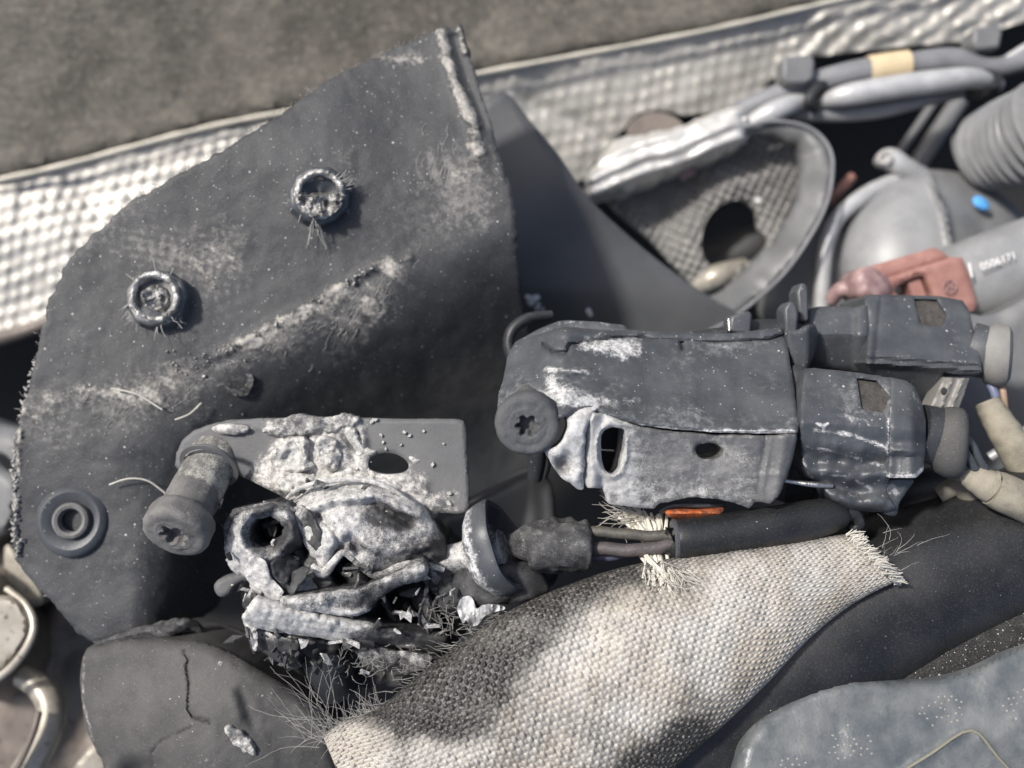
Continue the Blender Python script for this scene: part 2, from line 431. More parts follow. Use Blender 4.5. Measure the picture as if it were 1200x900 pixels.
M['char_brown'] = soot('baked_foam', (.05, .046, .042), (.08, .074, .068), .8, ash_c=(.3, .28, .26), speck=.4, bump=.9, ns=5, grit=.8, spec=.3)
M['latch'] = plain('warm_grey_plastic', (.17, .165, .155), (.21, .205, .195), .5, 0, 3, .1, 60)
M['seal_light'] = plain('pale_rubber_seal', (.17, .168, .16), (.21, .207, .196), .7, 0, 3, .2, 60)
M['wire_blue_bright'] = plain('blue_grey_wire', (.10, .13, .24), (.14, .16, .24), .45, 0, 3, .1, 60)
M['wire_tan'] = plain('tan_wire', (.32, .22, .15), (.28, .2, .14), .45, 0, 3, .1, 60)
M['cream_dark'] = plain('dusty_tan_rubber', (.11, .10, .08), (.16, .15, .12), .7, 0, 4, .2, 50)
M['block'] = plain('matte_dark_plastic', (.052, .055, .060), (.064, .067, .072), .5, 0, 2, .1, 70)
M['grit'] = soot('gritty_rubber', (.012, .012, .012), (.03, .029, .027), .7, speck=1.6, speck_s=16, bump=1.0, ns=5, grain=60, grit=1.0, spec=.4)
M['pad'] = plain('blue_grey_rubber', (.075, .087, .095), (.135, .142, .145), .36, 0, 2.2, .2, 25, .5, .4, (.055, .066, .075))
M['pad_dot'] = plain('pale_rubber_dot', (.19, .19, .17), (.23, .225, .20), .5, 0, 3, .05, 60)
M['pad_line'] = plain('yellowed_line', (.17, .165, .125), (.20, .19, .15), .5, 0, 3, .05, 60)
def weave_mat():
    b = NB('glass_fibre_cloth')
    a = b.attr('soot'); n = b.noise(5, 6, .65); g = b.noise(26, 4, .6)
    k = b.ramp(b.ma('ADD', a, b.ma('ADD', b.ma('MULTIPLY', b.ma('SUBTRACT', n, .5), .8), b.ma('MULTIPLY', b.ma('SUBTRACT', g, .5), .4))), .05, 1.15)
    cl = b.mix(b.ramp(b.noise(1.3, 4), .35, .65), (.42, .405, .375), (.33, .30, .255))
    cl = b.mix(b.ramp(g, .45, .7, 0, .4), cl, (.55, .54, .515))
    c = b.mix(k, cl, b.mix(b.ramp(g, .5, .72), (.025, .024, .022), (.17, .163, .152)))
    b.bump(b.noise(60, 3, .7), .3, .02)
    return b.set(Base_Color=c, Roughness=.42, Specular_IOR_Level=.5)
M['weave'] = weave_mat()
M['loop'] = plain('grey_rim_rubber', (.095, .098, .10), (.13, .133, .135), .5, 0, 1.2, .08, 60)
M['core'] = plain('torn_eyelet_core', (.40, .395, .38), (.10, .098, .092), .38, .7, 11, .9, 30, .5, .95, (.03, .03, .03))

def hz(fn, x, y): return float(fn(np.array([x*1.0]), np.array([y*1.0]))[0])
def pl(z0, x0=600, y0=450, gx=0, gy=0):      # inclined plane: slopes per 100 px
    return lambda x, y: z0+(x-x0)/100*gx+(y-y0)/100*gy
def arc(c, r, n=24, r2=None, rot=0):
    r2 = r2 or r; a = np.linspace(0, 2*np.pi, n, endpoint=False); ro = math.radians(rot)
    return [(c[0]+r*math.cos(t)*math.cos(ro)-r2*math.sin(t)*math.sin(ro), c[1]+r*math.cos(t)*math.sin(ro)+r2*math.sin(t)*math.cos(ro)) for t in a]

# ================================================================== SETTING
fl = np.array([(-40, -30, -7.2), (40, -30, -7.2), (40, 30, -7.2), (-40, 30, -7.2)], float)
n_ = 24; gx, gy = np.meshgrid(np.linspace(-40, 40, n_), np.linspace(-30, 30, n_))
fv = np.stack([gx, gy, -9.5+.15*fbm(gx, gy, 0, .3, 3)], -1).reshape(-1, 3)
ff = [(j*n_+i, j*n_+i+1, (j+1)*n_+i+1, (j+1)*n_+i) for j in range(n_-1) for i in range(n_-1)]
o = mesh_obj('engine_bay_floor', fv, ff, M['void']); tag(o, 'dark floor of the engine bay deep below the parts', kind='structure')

# felt liner along the top
def felt_mat():
    b = NB('brown_grey_felt')
    n = b.noise(.55, 5, .6); f = b.noise(9, 7, .7); g = b.noise(60, 3, .7)
    c = b.mix(b.ramp(n, .35, .65), (.115, .105, .09), (.20, .185, .158))
    c = b.mix(b.ramp(b.noise(7, 6, .7, 0, b.stretch(.5, 1.4, 1, .2)), .42, .62, 0, .6), c, (.09, .088, .083)); c = b.mix(b.ramp(f, .48, .68, 0, .7), c, (.27, .25, .21)); c = b.mix(b.ramp(g, .55, .72, 0, .5), c, (.38, .355, .30))
    b.bump(b.ma('ADD', f, b.ma('MULTIPLY', g, .4)), .7, .09)
    return b.set(Base_Color=c, Roughness=.95, Specular_IOR_Level=.15)
M['felt'] = felt_mat()
edge_line = [(-600, 330), (-120, 232), (0, 208), (80, 190), (180, 163), (260, 143), (340, 128), (430, 112), (560, 84), (700, 58), (830, 33), (930, 10), (1000, -6), (1100, -24), (1330, -70), (1750, -150)]
eL = np.array(edge_line)
def edge_y(x): return np.interp(x, eL[:, 0], eL[:, 1])
felt_out = [(-600, -420), (1750, -420)]+list(reversed(edge_line))
t = thing('hood_liner', (600, 0, -5.0), 'brown grey felt liner panel running along the top above the foil', 'insulation panel')
def fz(x, y):
    d = edge_y(x)-y
    return -5.2+.9*sstep(0, 260, d)+.1*fbm(x, y, 0, .012, 4)+.05*fbm(x, y, 4, .06, 3)
sheet_obj('felt', M['felt'], t, felt_out, fz, thick=.35, step=11, smooth=False, edge_r=.16)
v, f = tube([(x, y+2, -5.25) for x, y in edge_line], 2.6, 8, 4, disp=lambda u, th: 1+.25*np.sin(u*140))
mesh_obj('lit_edge', v, f, M['tape_edge'] if 'tape_edge' in M else M['cream_metal'], t)  # pale strip draws the lit line along the foil edge

# embossed foil heat shield
shield_out = [(x, y-6) for x, y in edge_line]+[(1750, -60), (1330, 5), (1210, 22), (1130, 48), (1000, 60), (950, 66), (905, 92), (880, 120), (845, 132), (800, 134), (772, 128), (748, 132), (730, 150), (712, 178), (690, 205), (640, 235), (520, 260), (330, 300), (200, 345), (60, 372), (40, 386), (0, 398), (-140, 430), (-600, 530)]
def shield_z(x, y):
    left = sstep(560, 400, x)
    wx = 7*fbm(x, y, 11, .011, 3); wy = 7*fbm(x, y, 17, .011, 3)
    u = (x+wx)*.96-(y+wy)*.28; vv = (x+wx)*.22+(y+wy)*.97
    p = 16.5; row = np.floor(vv/p)
    a = np.cos(2*np.pi*(u/p+.5*(row % 2)))*.5+.5; b = .5-.5*np.cos(2*np.pi*vv/p)
    am = .5+.8*_h(np.floor(u/p+.5*(row % 2)+.5).astype(np.int64)+90, row.astype(np.int64)+90, (row*0).astype(np.int64))
    dim = (a*b)**1.6*am
    d = y-edge_y(x); flat = sstep(4, 18, d)
    rib = (np.cos(2*np.pi*(vv+.45*u)/21)*.5+.5)
    zz = -5.5+(.042+.022*left)*flat*dim+.12*fbm(x, y, 1, .009, 3)+.02*fbm(x, y, 5, .05, 3)-.05*ridged(x, y, 8, .016, 2)-.16*sstep(60, 180, d)*left-.0012*d*left
    zz = zz-.0052*np.maximum(0, d)*(1-left)+.05*sstep(900, 960, x)*rib*flat
    zz = zz-.09*np.exp(-(segdist(x, y, [(620, 120), (690, 150), (760, 205)], False)/10)**2)+.035*np.exp(-(segdist(x, y, [(900, 92), (980, 40), (1100, 35), (1200, 10)], False)/9)**2)
    return zz
t = thing('heat_shield', (600, 150, -5.5), 'pale silver embossed foil heat shield with rows of dimples behind the torn rubber flap', 'heat shield')
sheet_obj('embossed_foil', M['foil'], t, shield_out, shield_z, thick=.06, step=3.8, smooth=False, rag=1.5, sharp=None)
v, f = tube([(-40, 404, -5.9), (0, 396, -5.8), (40, 384, -5.75), (70, 370, -5.75)], [9, 9, 8, 8], 12, 6)
mesh_obj('rolled_lower_edge', v, f, M['brown_metal'], t)

# ================================================================== RIGHT BACKGROUND
# silver crimped pipe
t = thing('silver_pipe', (780, 180, -4.6), 'shiny silver crimped pipe end running out from under the dimpled foil', 'pipe')
pax = [(676, 226), (712, 204), (752, 186), (800, 168), (846, 150), (880, 138)]
def crum_z(x, y):
    d = segdist(x, y, pax, False); u = x*.93-y*.36; q = x*.36+y*.93
    return -4.75+.55*np.sqrt(np.maximum(0, 1-np.minimum(1, d/36)**2))+.07*ridged(u*.25, q*1.2, 3, .05, 3)+.05*fbm(x, y, 6, .03, 3)+.03*np.sin(q/2.7+fbm(x, y, 2, .02, 2)*2)
sheet_obj('crumpled_tube', M['chrome'], t, [(684, 212), (700, 190), (722, 164), (742, 158), (770, 154), (800, 148), (834, 132), (868, 123), (874, 132), (870, 140), (877, 148), (872, 158), (876, 164), (862, 174), (830, 188), (792, 202), (752, 218), (716, 230), (694, 232)], crum_z, thick=.6, step=3, smooth=False, rag=4, edge_r=.12, sharp=60)
v, f = tube([(868, 130, -4.4), (872, 142, -4.35), (874, 154, -4.4), (870, 166, -4.5)], [4, 5, 5, 4], 10, 5, disp=lambda u, th: 1+.3*np.sin(u*26))
mesh_obj('crimp_bead', v, f, M['chrome'], t)
o = sheet_obj('hem', M['brown_metal'], t, [(735, 150), (748, 136), (770, 131), (792, 138), (800, 150), (770, 158), (745, 163)], pl(-5.0), thick=.2, step=6)

# knurled grey shield with a hole
def knurl(x, y):
    u = x*.9+y*.43; q = -x*.36+y*.93
    return -5.3+.10*(np.abs(np.sin(np.pi*u/9.5))*np.abs(np.sin(np.pi*q/9.5)))**.7+.22*fbm(x, y, 4, .02, 3)+.35*sstep(60, 0, np.hypot(x-865, y-270)-45)
t = thing('knurled_shield', (850, 250, -5.3), 'dark grey knurled metal shield with an oval hole inside the rubber loop', 'heat shield')
sheet_obj('knurled_panel', M['foil_dark'], t, [(690, 190), (760, 205), (800, 175), (870, 150), (930, 150), (955, 190), (945, 240), (910, 300), (860, 345), (810, 330), (760, 280), (715, 240)], knurl, thick=.1, step=2.8,
          holes=[[(822, 290), (826, 262), (842, 242), (866, 234), (884, 246), (888, 268), (900, 282), (880, 306), (850, 316), (830, 308)]], sharp=None)
v, f = tube([(796, 204, -4.9), (812, 196, -4.8)], 9, 12, 2)
mesh_obj('pink_spacer', v, f, M['red_clear'], t)
v, f = lathe((888, 236, -5.0), (0, 0, 1), [(0, .1), (.05, .09), (.08, .0), (.08, -.1), (0, -.1)], 16)
mesh_obj('bright_stud', v, f, M['chrome'], t)
t = thing('dark_elbow_hose', (850, 290, -6.3), 'dark curved hose seen inside the oval hole of the knurled shield', 'hose')
v, f = tube([(800, 330, -6.3), (850, 305, -6.2), (890, 285, -6.1), (940, 262, -6.2)], [22, 25, 25, 22], 20, 6)
mesh_obj('hose_body', v, f, M['rubber_dark'], t)
t = thing('cream_spigot', (842, 322, -5.2), 'short cream coloured pipe stub below the oval hole of the knurled shield', 'pipe')
v, f = tube([(810, 340, -5.3), (840, 324, -5.0), (872, 312, -5.3)], [10, 14, 10], 16, 6)
mesh_obj('stub_body', v, f, M['cream_metal'], t)

# rubber loop
t = thing('rubber_loop', (930, 220, -4.0), 'grey rubber rim curling in a loop around the knurled shield', 'rubber seal')
lo = [(800, 402), (850, 378), (897, 342), (932, 304), (966, 246), (976, 200), (970, 170), (946, 149), (906, 142), (868, 150)]
li = [(872, 160), (900, 158), (934, 166), (941, 190), (934, 238), (906, 284), (872, 318), (834, 348), (780, 376)]
sheet_obj('rim_band', M['loop'], t, lo+li, lambda x, y: -4.05+.30*sstep(40, 0, segdist(x, y, lo, False))-.5*sstep(260, 150, y)+.10*sstep(300, 390, y)+.12*fbm(x, y, 3, .02, 3), thick=.22, step=4, smooth=False, rag=4, edge_r=.05)
v, f = tube([(x, y, -3.72-.5*sstep(260, 150, y)+.10*sstep(300, 390, y)) for x, y in lo], [2.2]*len(lo), 10, 8)
mesh_obj('rim_lip', v, f, M['cable_grey'], t)

# wiring loom at the top right
t = thing('wiring_loom', (1030, 90, -4.6), 'grey and silver cable loom with a cream tape band at top right', 'cable')
def cable(name, mat, pts, r, parent, seg=14):
    v, f = tube(pts, r, seg, 8); return mesh_obj(name, v, f, mat, parent)
cable('grey_cable', M['cable_grey'], [(862, 134, -4.7), (900, 116, -4.6), (950, 98, -4.5), (1005, 84, -4.4), (1060, 76, -4.4), (1115, 70, -4.4), (1160, 80, -4.5), (1215, 66, -4.5), (1260, 40, -4.6), (1500, -10, -4.6)], [13, 13, 13, 14, 14, 14, 12, 12, 12, 12], t)
cable('tape_band', M['tape'], [(1018, 82, -4.4), (1040, 78.5, -4.38), (1064, 75.5, -4.38)], 16.5, t, 18)
cable('silver_cable', M['cable_silver'], [(878, 146, -4.5), (905, 132, -4.35), (930, 121, -4.4), (952, 116, -4.6)], [10, 13, 11, 7], t)
cable('silver_cable', M['cable_silver'], [(962, 120, -4.5), (990, 112, -4.25), (1040, 103, -4.2), (1100, 95, -4.2), (1140, 92, -4.3), (1170, 100, -4.6)], [7, 13, 14, 14, 12, 8], t)
cable('lower_cable', M['plastic_grey'], [(930, 132, -4.7), (980, 133, -4.6), (1030, 129, -4.55), (1085, 116, -4.6), (1140, 104, -4.8)], [9, 10, 10, 9, 8], t)
cable('brown_cable', M['brown_metal'], [(872, 126, -4.9), (920, 108, -4.8), (960, 104, -4.7), (1010, 96, -4.7)], [8, 9, 8, 6], t)
cable('white_cable', M['cable_silver'], [(1160, 84, -4.5), (1185, 66, -4.45), (1215, 48, -4.4)], [5, 5, 5], t)
cable('dark_tie', M['rubber_dark'], [(955, 128, -4.4), (948, 118, -4.2), (956, 104, -4.25), (966, 98, -4.4)], 6, t)
for nm, poly, z in (('cable_clip', [(918, 66), (950, 63), (956, 70), (954, 92), (944, 98), (922, 98), (917, 90)], -4.1), ('cable_clip', [(1142, 32), (1170, 28), (1176, 36), (1172, 56), (1146, 58), (1140, 50)], -4.2)):
    v, f = prism(poly, z-.5, z); bevel_obj(mesh_obj(nm, v, f, M['plastic_mid'], t, sharp=30), .05)
o = lathe((1150, 100, -4.6), (.2, .2, 1), [(0, .3), (.18, .28), (.24, .15), (.26, 0), (.2, -.25), (0, -.25)], 20)
mesh_obj('cable_boot', *o, M['rubber_dark'], t)

# dark struts in the opening
t = thing('dark_strut', (1080, 160, -6.4), 'blurred dark strut in the black opening under the cables', 'strut')
for a, b, r in (((1130, 110), (1070, 200), 11), ((1100, 112), (1040, 200), 5)):
    v, f = tube([(*a, -6.4), ((a[0]+b[0])/2, (a[1]+b[1])/2, -6.3), (*b, -6.4)], r, 12, 4); mesh_obj('rod', v, f, M['plastic_mid'], t)

# corrugated hose
t = thing('corrugated_hose', (1170, 165, -4.2), 'grey corrugated plastic hose at the right edge above the domed housing', 'hose')
v, f = tube([(1156, 178, -4.7), (1180, 168, -4.3), (1208, 158, -3.9), (1240, 142, -3.5), (1290, 130, -3.1), (1340, 120, -3.0), (1390, 112, -3.0)], [40, 45, 48, 50, 52, 54, 54], 40, 26, disp=lambda u, th: 1+.17*np.sin(u*2*np.pi*19))
mesh_obj('ribbed_tube', v, f, M['plastic_grey'], t)
v, f = tube([(1138, 190, -5.0), (1160, 178, -4.75)], [38, 44], 32, 3); mesh_obj('hose_collar', v, f, M['plastic_mid'], t)

# domed actuator housing
t = thing('domed_housing', (1085, 290, -4.6), 'grey domed plastic housing with a raised rib and a blue paint dot', 'housing')
def dome_z(x, y):
    r = np.hypot((x-1095)/118, (y-315)/118)
    z = -4.9+1.25*np.sqrt(np.maximum(0, 1-np.minimum(r, 1)**2))
    rib = segdist(x, y, [(1088, 205), (1108, 250), (1116, 292)], False)
    z = z+.20*np.exp(-(rib/3.6)**2)
    side = ((x-1088)*(292-205)-(y-205)*(1116-1088))/92
    return z-.40*sstep(2, 50, side)*sstep(150, 70, side)
sheet_obj('dome', M['plastic_grey'], t, [(985, 330), (984, 285), (1000, 248), (1030, 218), (1065, 202), (1100, 199), (1140, 207), (1175, 228), (1205, 262), (1215, 320), (1200, 380), (1100, 400), (1010, 380)], dome_z, thick=1.2, step=3.8, edge_r=.12)
v, f = tube([(962, 372, -4.5), (964, 330, -4.4), (968, 290, -4.35), (982, 256, -4.4), (1012, 230, -4.5), (1048, 212, -4.7), (1075, 205, -4.9)], [9, 9, 9, 9, 10, 9, 6], 14, 8)
mesh_obj('flange_rim', v, f, M['cable_silver'], t)
sheet_obj('flange', M['plastic_mid'], t, [(900, 340), (925, 290), (955, 265), (985, 255), (992, 300), (990, 380), (950, 380), (905, 375)], pl(-4.7, 940, 320, .2, -.1), thick=.6, step=8, edge_r=.1)
v, f = lathe((1150, 238, -4.25), (.35, .35, .9), [(0, .05), (.09, .045), (.125, .02), (.13, -.02), (0, -.02)], 20, disp=lambda R, h, T: (R*(1+.18*np.cos(2*T+.6)), h))
mesh_obj('paint_dot', v, f, M['blue'], t)
t = thing('white_plug', (1055, 196, -4.7), 'small glossy white plug standing behind the domed housing', 'plug')
v, f = tube([(1030, 190, -4.9), (1042, 186, -4.6), (1060, 196, -4.6), (1082, 208, -4.8)], [7, 13, 12, 11], 18, 6); mesh_obj('plug_body', v, f, M['cable_silver'], t)
v, f = lathe((1038, 186, -4.45), (-.5, .2, 1), [(.1, 0), (.12, .06), (.08, .09), (.05, .04), (.05, 0)], 16); mesh_obj('plug_ring', v, f, M['chrome'], t)
t = thing('red_wire', (985, 222, -5.0), 'short red wire between the rubber loop and the domed housing', 'wire')
v, f = tube([(972, 238, -5.0), (985, 222, -4.9), (998, 208, -5.1)], 6, 10, 4); mesh_obj('insulation', v, f, M['red'], t)

# grey round connector with red lock
t = thing('round_connector', (1120, 320, -3.0), 'grey cylindrical connector with printed digits and a faded red lock', 'connector')
ax0, ax1 = (1100, 342, -3.4), (1400, 238, -3.2)
v, f = tube([ax0, (1150, 325, -3.3), (1210, 304, -3.25), ax1], [46, 49, 50, 50], 44, 4); mesh_obj('barrel', v, f, M['plastic_grey'], t)
sheet_obj('red_lock', M['red'], t, [(1030, 334), (1034, 327), (1115, 301), (1128, 302), (1136, 322), (1145, 356), (1140, 366), (1095, 352), (1060, 350), (1040, 348)], pl(-2.62, 1090, 330, .05, -.1), thick=.6, step=5, smooth=False, edge_r=.05,
          holes=[[(1049, 336), (1080, 323), (1086, 330), (1092, 348), (1070, 350), (1052, 346)]])
sheet_obj('top_slide', M['red'], t, [(1008, 322), (1012, 314), (1095, 290), (1106, 296), (1114, 303), (1040, 328), (1022, 330)], pl(-2.7, 1050, 310, 0, .1), thick=.5, step=5, smooth=False, edge_r=.06)
v, f = prism([(1064, 331), (1078, 326), (1086, 348), (1070, 350)], -3.1, -2.75); mesh_obj('inner_latch', v, f, M['red'], t, sharp=30)
sheet_obj('cloudy_cap', M['red_clear'], t, [(996, 330), (1004, 316), (1018, 312), (1034, 320), (1046, 334), (1042, 350), (1015, 352), (1000, 346)], lambda x, y: -2.75+.3*np.sqrt(np.maximum(0, 1-((x-1020)/30)**2))+.06*fbm(x, y, 0, .1, 3), thick=.5, step=4, edge_r=.1)
v, f = tube([(974, 352, -3.1), (984, 340, -2.95), (996, 340, -2.9), (1006, 352, -3.0)], [8, 9, 9, 8], 14, 6); mesh_obj('end_loop', v, f, M['red_clear'], t)
v, f = tube([(x, y, -2.56) for x, y in arc((1113, 336), 7.5, 18)]+[(1120.5, 336, -2.56)], .9, 6, 1); mesh_obj('moulded_ring', v, f, M['red_clear'], t)
v, f = tube([(1110, 340, -2.56), (1111, 332, -2.56), (1115, 339, -2.56), (1117, 331, -2.56)], .8, 6, 1); mesh_obj('moulded_mark', v, f, M['red_clear'], t)
def text(body, px, py, z, size, rot, mat, parent, name, _=0):
    cu = bpy.data.curves.new(name, 'FONT'); cu.body = body; cu.size = size; cu.extrude = .004; cu.align_x = 'LEFT'
    cu.materials.append(mat)
    tmp = bpy.data.objects.new('tmp_text', cu); me = bpy.data.meshes.new_from_object(tmp); bpy.data.objects.remove(tmp); bpy.data.curves.remove(cu)
    o = bpy.data.objects.new(name, me); COL.objects.link(o); o.parent = parent
    o.location = V(px, py, z)-base_loc(parent); o.rotation_euler = rot
    return o
text('1', 1133, 326, -2.56, .30, (0, 0, math.radians(13)), M['white_print'], t, 'printed_digit', .0)
text('0506171', 1150, 317, -2.555, .155, (0, 0, math.radians(19)), M['white_print'], t, 'printed_digits', .0)

# ================================================================== BOTTOM LEFT METAL
t = thing('stained_casting', (80, 760, -3.6), 'brown stained metal casting below the lower left edge of the flap', 'engine part')
def cast_z(x, y): return -3.9+.55*np.exp(-((x-70+.25*(y-720))/38)**2)+.25*fbm(x, y, 2, .012, 4)
sheet_obj('casting_body', M['brown_metal'], t, [(-40, 580), (30, 600), (70, 690), (120, 740), (160, 820), (170, 960), (-40, 960)], cast_z, thick=1.2, step=7)
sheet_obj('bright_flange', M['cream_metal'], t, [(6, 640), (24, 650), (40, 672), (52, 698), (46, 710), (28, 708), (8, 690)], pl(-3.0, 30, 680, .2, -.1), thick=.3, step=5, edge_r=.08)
sheet_obj('sunlit_patch', M['cream_metal'], t, [(84, 900), (100, 880), (116, 868), (124, 890), (126, 920), (84, 920)], pl(-2.7), thick=.3, step=5, edge_r=.06)  # pale sheet stands for a patch of sunlight on the casting
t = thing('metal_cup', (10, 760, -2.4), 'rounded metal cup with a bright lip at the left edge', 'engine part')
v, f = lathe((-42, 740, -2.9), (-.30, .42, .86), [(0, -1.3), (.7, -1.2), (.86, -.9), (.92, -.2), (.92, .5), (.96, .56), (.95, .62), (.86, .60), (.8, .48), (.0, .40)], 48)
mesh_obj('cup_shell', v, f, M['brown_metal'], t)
sheet_obj('lit_face', M['cream_metal'], t, [(-30, 712), (8, 700), (28, 716), (33, 736), (24, 760), (-2, 786), (-40, 800)], pl(-1.95, 0, 740, .1, -.05), thick=.1, step=5, edge_r=.06)  # paler sheet paints the sunlit side onto the brown cup
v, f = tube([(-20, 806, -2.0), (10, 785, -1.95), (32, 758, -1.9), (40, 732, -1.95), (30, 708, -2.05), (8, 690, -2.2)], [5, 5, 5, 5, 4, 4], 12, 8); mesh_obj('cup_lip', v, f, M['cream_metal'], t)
t = thing('curved_pipe', (50, 850, -2.5), 'curved speckled metal pipe end at the lower left corner', 'pipe')
v, f = tube([(10, 940, -2.6), (30, 905, -2.5), (52, 866, -2.45), (60, 832, -2.5), (48, 806, -2.6), (26, 792, -2.7)], [16, 17, 17, 16, 15, 13], 24, 8); mesh_obj('pipe_body', v, f, M['cream_metal'], t)
v, f = tube([(2, 925, -2.2), (20, 900, -2.15), (38, 862, -2.1), (46, 834, -2.15)], [4, 4, 4, 4], 10, 8); mesh_obj('pipe_seam', v, f, M['brown_metal'], t)
t = thing('grey_bracket_arm', (5, 590, -3.4), 'grey pressed metal arm at the left edge beside the flap', 'bracket')
sheet_obj('arm_plate', M['plastic_mid'], t, [(-60, 560), (-20, 530), (8, 552), (20, 560), (20, 600), (0, 632), (-60, 650)], pl(-3.2, 0, 590, .3, 0), thick=.4, step=8, edge_r=.15)
t = thing('lower_grey_panel', (0, 520, -4.6), 'blurred grey panel in the dark gap left of the flap', 'panel')
sheet_obj('panel_body', M['plastic_mid'], t, [(-80, 490), (10, 500), (40, 520), (40, 640), (-80, 640)], pl(-5.0), thick=.4, step=12, edge_r=.2)

# ================================================================== RUBBER FLAP
flap_out = [(514, 34), (522, 30), (531, 34), (539, 27), (545, 40), (552, 70), (560, 95), (572, 130), (584, 178), (597, 212), (604, 250), (607, 290), (610, 330), (622, 390), (640, 470), (640, 560), (560, 620), (440, 660), (330, 660), (290, 680), (266, 690), (248, 718), (205, 733), (165, 740), (112, 754), (92, 742), (60, 704), (36, 680), (18, 655), (14, 622), (20, 575), (17, 520), (26, 480), (38, 440), (46, 400), (58, 352), (80, 306), (104, 280), (150, 238), (185, 218), (262, 176), (335, 130), (360, 112), (392, 90), (450, 62)]
ridge = [(40, 660), (180, 520), (300, 440), (390, 385), (470, 342), (540, 305), (640, 265)]
def ridge_s(x, y):                        # signed distance, positive on the lower right side
    d = segdist(x, y, ridge, False)
    poly = ridge+[(1500, 200), (1500, 1500), (40, 1500)]
    return np.where(inpoly(x, y, poly), d, -d)
def flap_z(x, y):
    s = ridge_s(x, y)
    lowl = sstep(420, 640, y)*sstep(330, 150, x)       # lower left lobe stays flat
    drop = sstep(-30, 230, s)
    z = -.95-.25*sstep(200, 40, y)-.10*(x-300)/300
    z = z-(1.95*drop)*(1-lowl)*sstep(100, 330, y+.35*x-100)-.9*sstep(130, 380, s)*(1-lowl)
    z = z+.10*fbm(x, y, 2, .006, 3)+.018*fbm(x, y, 5, .05, 4)
    z = z+.07*np.exp(-(np.hypot(x-187, y-350)/70)**2)+.06*np.exp(-(np.hypot(x-375, y-230)/60)**2)
    # shallow creases and fold under the torn ridge
    z = z-.02*np.exp(-(segdist(x, y, [(250, 425), (300, 400), (350, 372), (400, 345), (450, 318)], False)/7)**2)
    z = z+.06*np.exp(-(segdist(x, y, [(255, 418), (300, 391), (350, 363), (400, 336), (440, 312)], False)/6)**2)*(.6+.6*fbm(x, y, 8, .12, 3))
    z = z+.05*np.exp(-(segdist(x, y, [(518, 45), (535, 100), (556, 150), (562, 185)], False)/9)**2)
    z = z-.06*np.exp(-(segdist(x, y, [(532, 45), (548, 95), (570, 150)], False)/7)**2)
    return z
def flap_dust(x, y):
    a = blobs(x, y, [(250, 300, 50, 42, .55), (195, 290, 70, 28, .42), (130, 255, 60, 34, .40, -30), (180, 455, 70, 34, .48, -20), (60, 490, 45, 40, .55), (255, 350, 26, 40, .35), (430, 370, 60, 26, .50, -40), (350, 385, 60, 20, .4, -30), (405, 180, 22, 26, .4), (545, 190, 45, 45, .42), (500, 250, 90, 60, .32, -40), (560, 240, 30, 30, .35), (480, 66, 34, 14, .5), (330, 420, 90, 40, .22), (140, 640, 120, 90, .22), (240, 500, 120, 60, .22), (90, 400, 40, 60, .25)])
    h = np.sin((x*.75-y*.66)/2.3+1.5*fbm(x, y, 4, .05, 2))*np.sin((x*.5+y*.86)/2.5)
    w = blobs(x, y, [(190, 285, 80, 40, .30), (185, 460, 55, 25, .25), (245, 330, 40, 50, .25)])
    s = np.sin((x*.95-y*.3)/2.4+3*fbm(x, y, 6, .02, 2))*blobs(x, y, [(520, 190, 30, 22, .55), (435, 365, 30, 30, .5)])
    return np.clip((a+w*h+s*.6)*(.7+.6*fbm(x, y, 9, .03, 4))*sstep(150, 40, ridge_s(x, y)*sstep(250, 420, x)), 0, 1.2)
def flap_ash(x, y):
    a = strokes(x, y, [([(300, 452), (290, 462)], 5, .3), ([(268, 412), (300, 398), (350, 370), (398, 343)], 10, .75), ([(398, 343), (440, 318), (480, 300)], 14, .3),
        ([(516, 40), (530, 90), (552, 140), (560, 175)], 7.5, .95), ([(538, 32), (545, 60)], 5, .7),
        ([(60, 462), (110, 462), (165, 470)], 12, .42), ([(25, 480), (22, 520), (18, 600)], 4, .5), ([(405, 385), (440, 355), (460, 318)], 18, .36), ([(560, 180), (545, 205)], 14, .5)])
    a = a+blobs(x, y, [(255, 300, 45, 30, .30), (195, 455, 45, 22, .40, -35), (45, 490, 30, 30, .3), (150, 460, 60, 14, .22), (255, 345, 24, 30, .24), (475, 70, 30, 9, .5), (215, 290, 55, 22, .24), (400, 180, 16, 20, .25), (560, 245, 20, 30, .22), (440, 360, 20, 20, .3), (130, 255, 70, 30, .16, -30), (220, 640, 70, 40, .10), (120, 620, 80, 60, .06), (480, 240, 80, 40, .14, -40), (320, 400, 70, 30, .14)])
    a = a*(.55+.9*sstep(-.5, .5, fbm(x*.6+y*.5, (y-x*.5)*2.4, 3, .04, 3)))
    return a
t = thing('rubber_flap', (250, 450, -1.2), 'large torn black rubber flap with two frayed metal eyelets and scorched white streaks', 'rubber sheet')
FLAP = t
sheet_obj('torn_sheet', M['flap'], t, flap_out, flap_z, thick=.13, step=3.4, smooth=False, rag=3.2, edge_r=.03, ash=flap_ash, crust=.05, seed=4, bfrac=.8, sharp=60, extra={'dust': flap_dust, 'clean': lambda x, y: sstep(60, 170, ridge_s(x, y))*sstep(330, 420, x)})
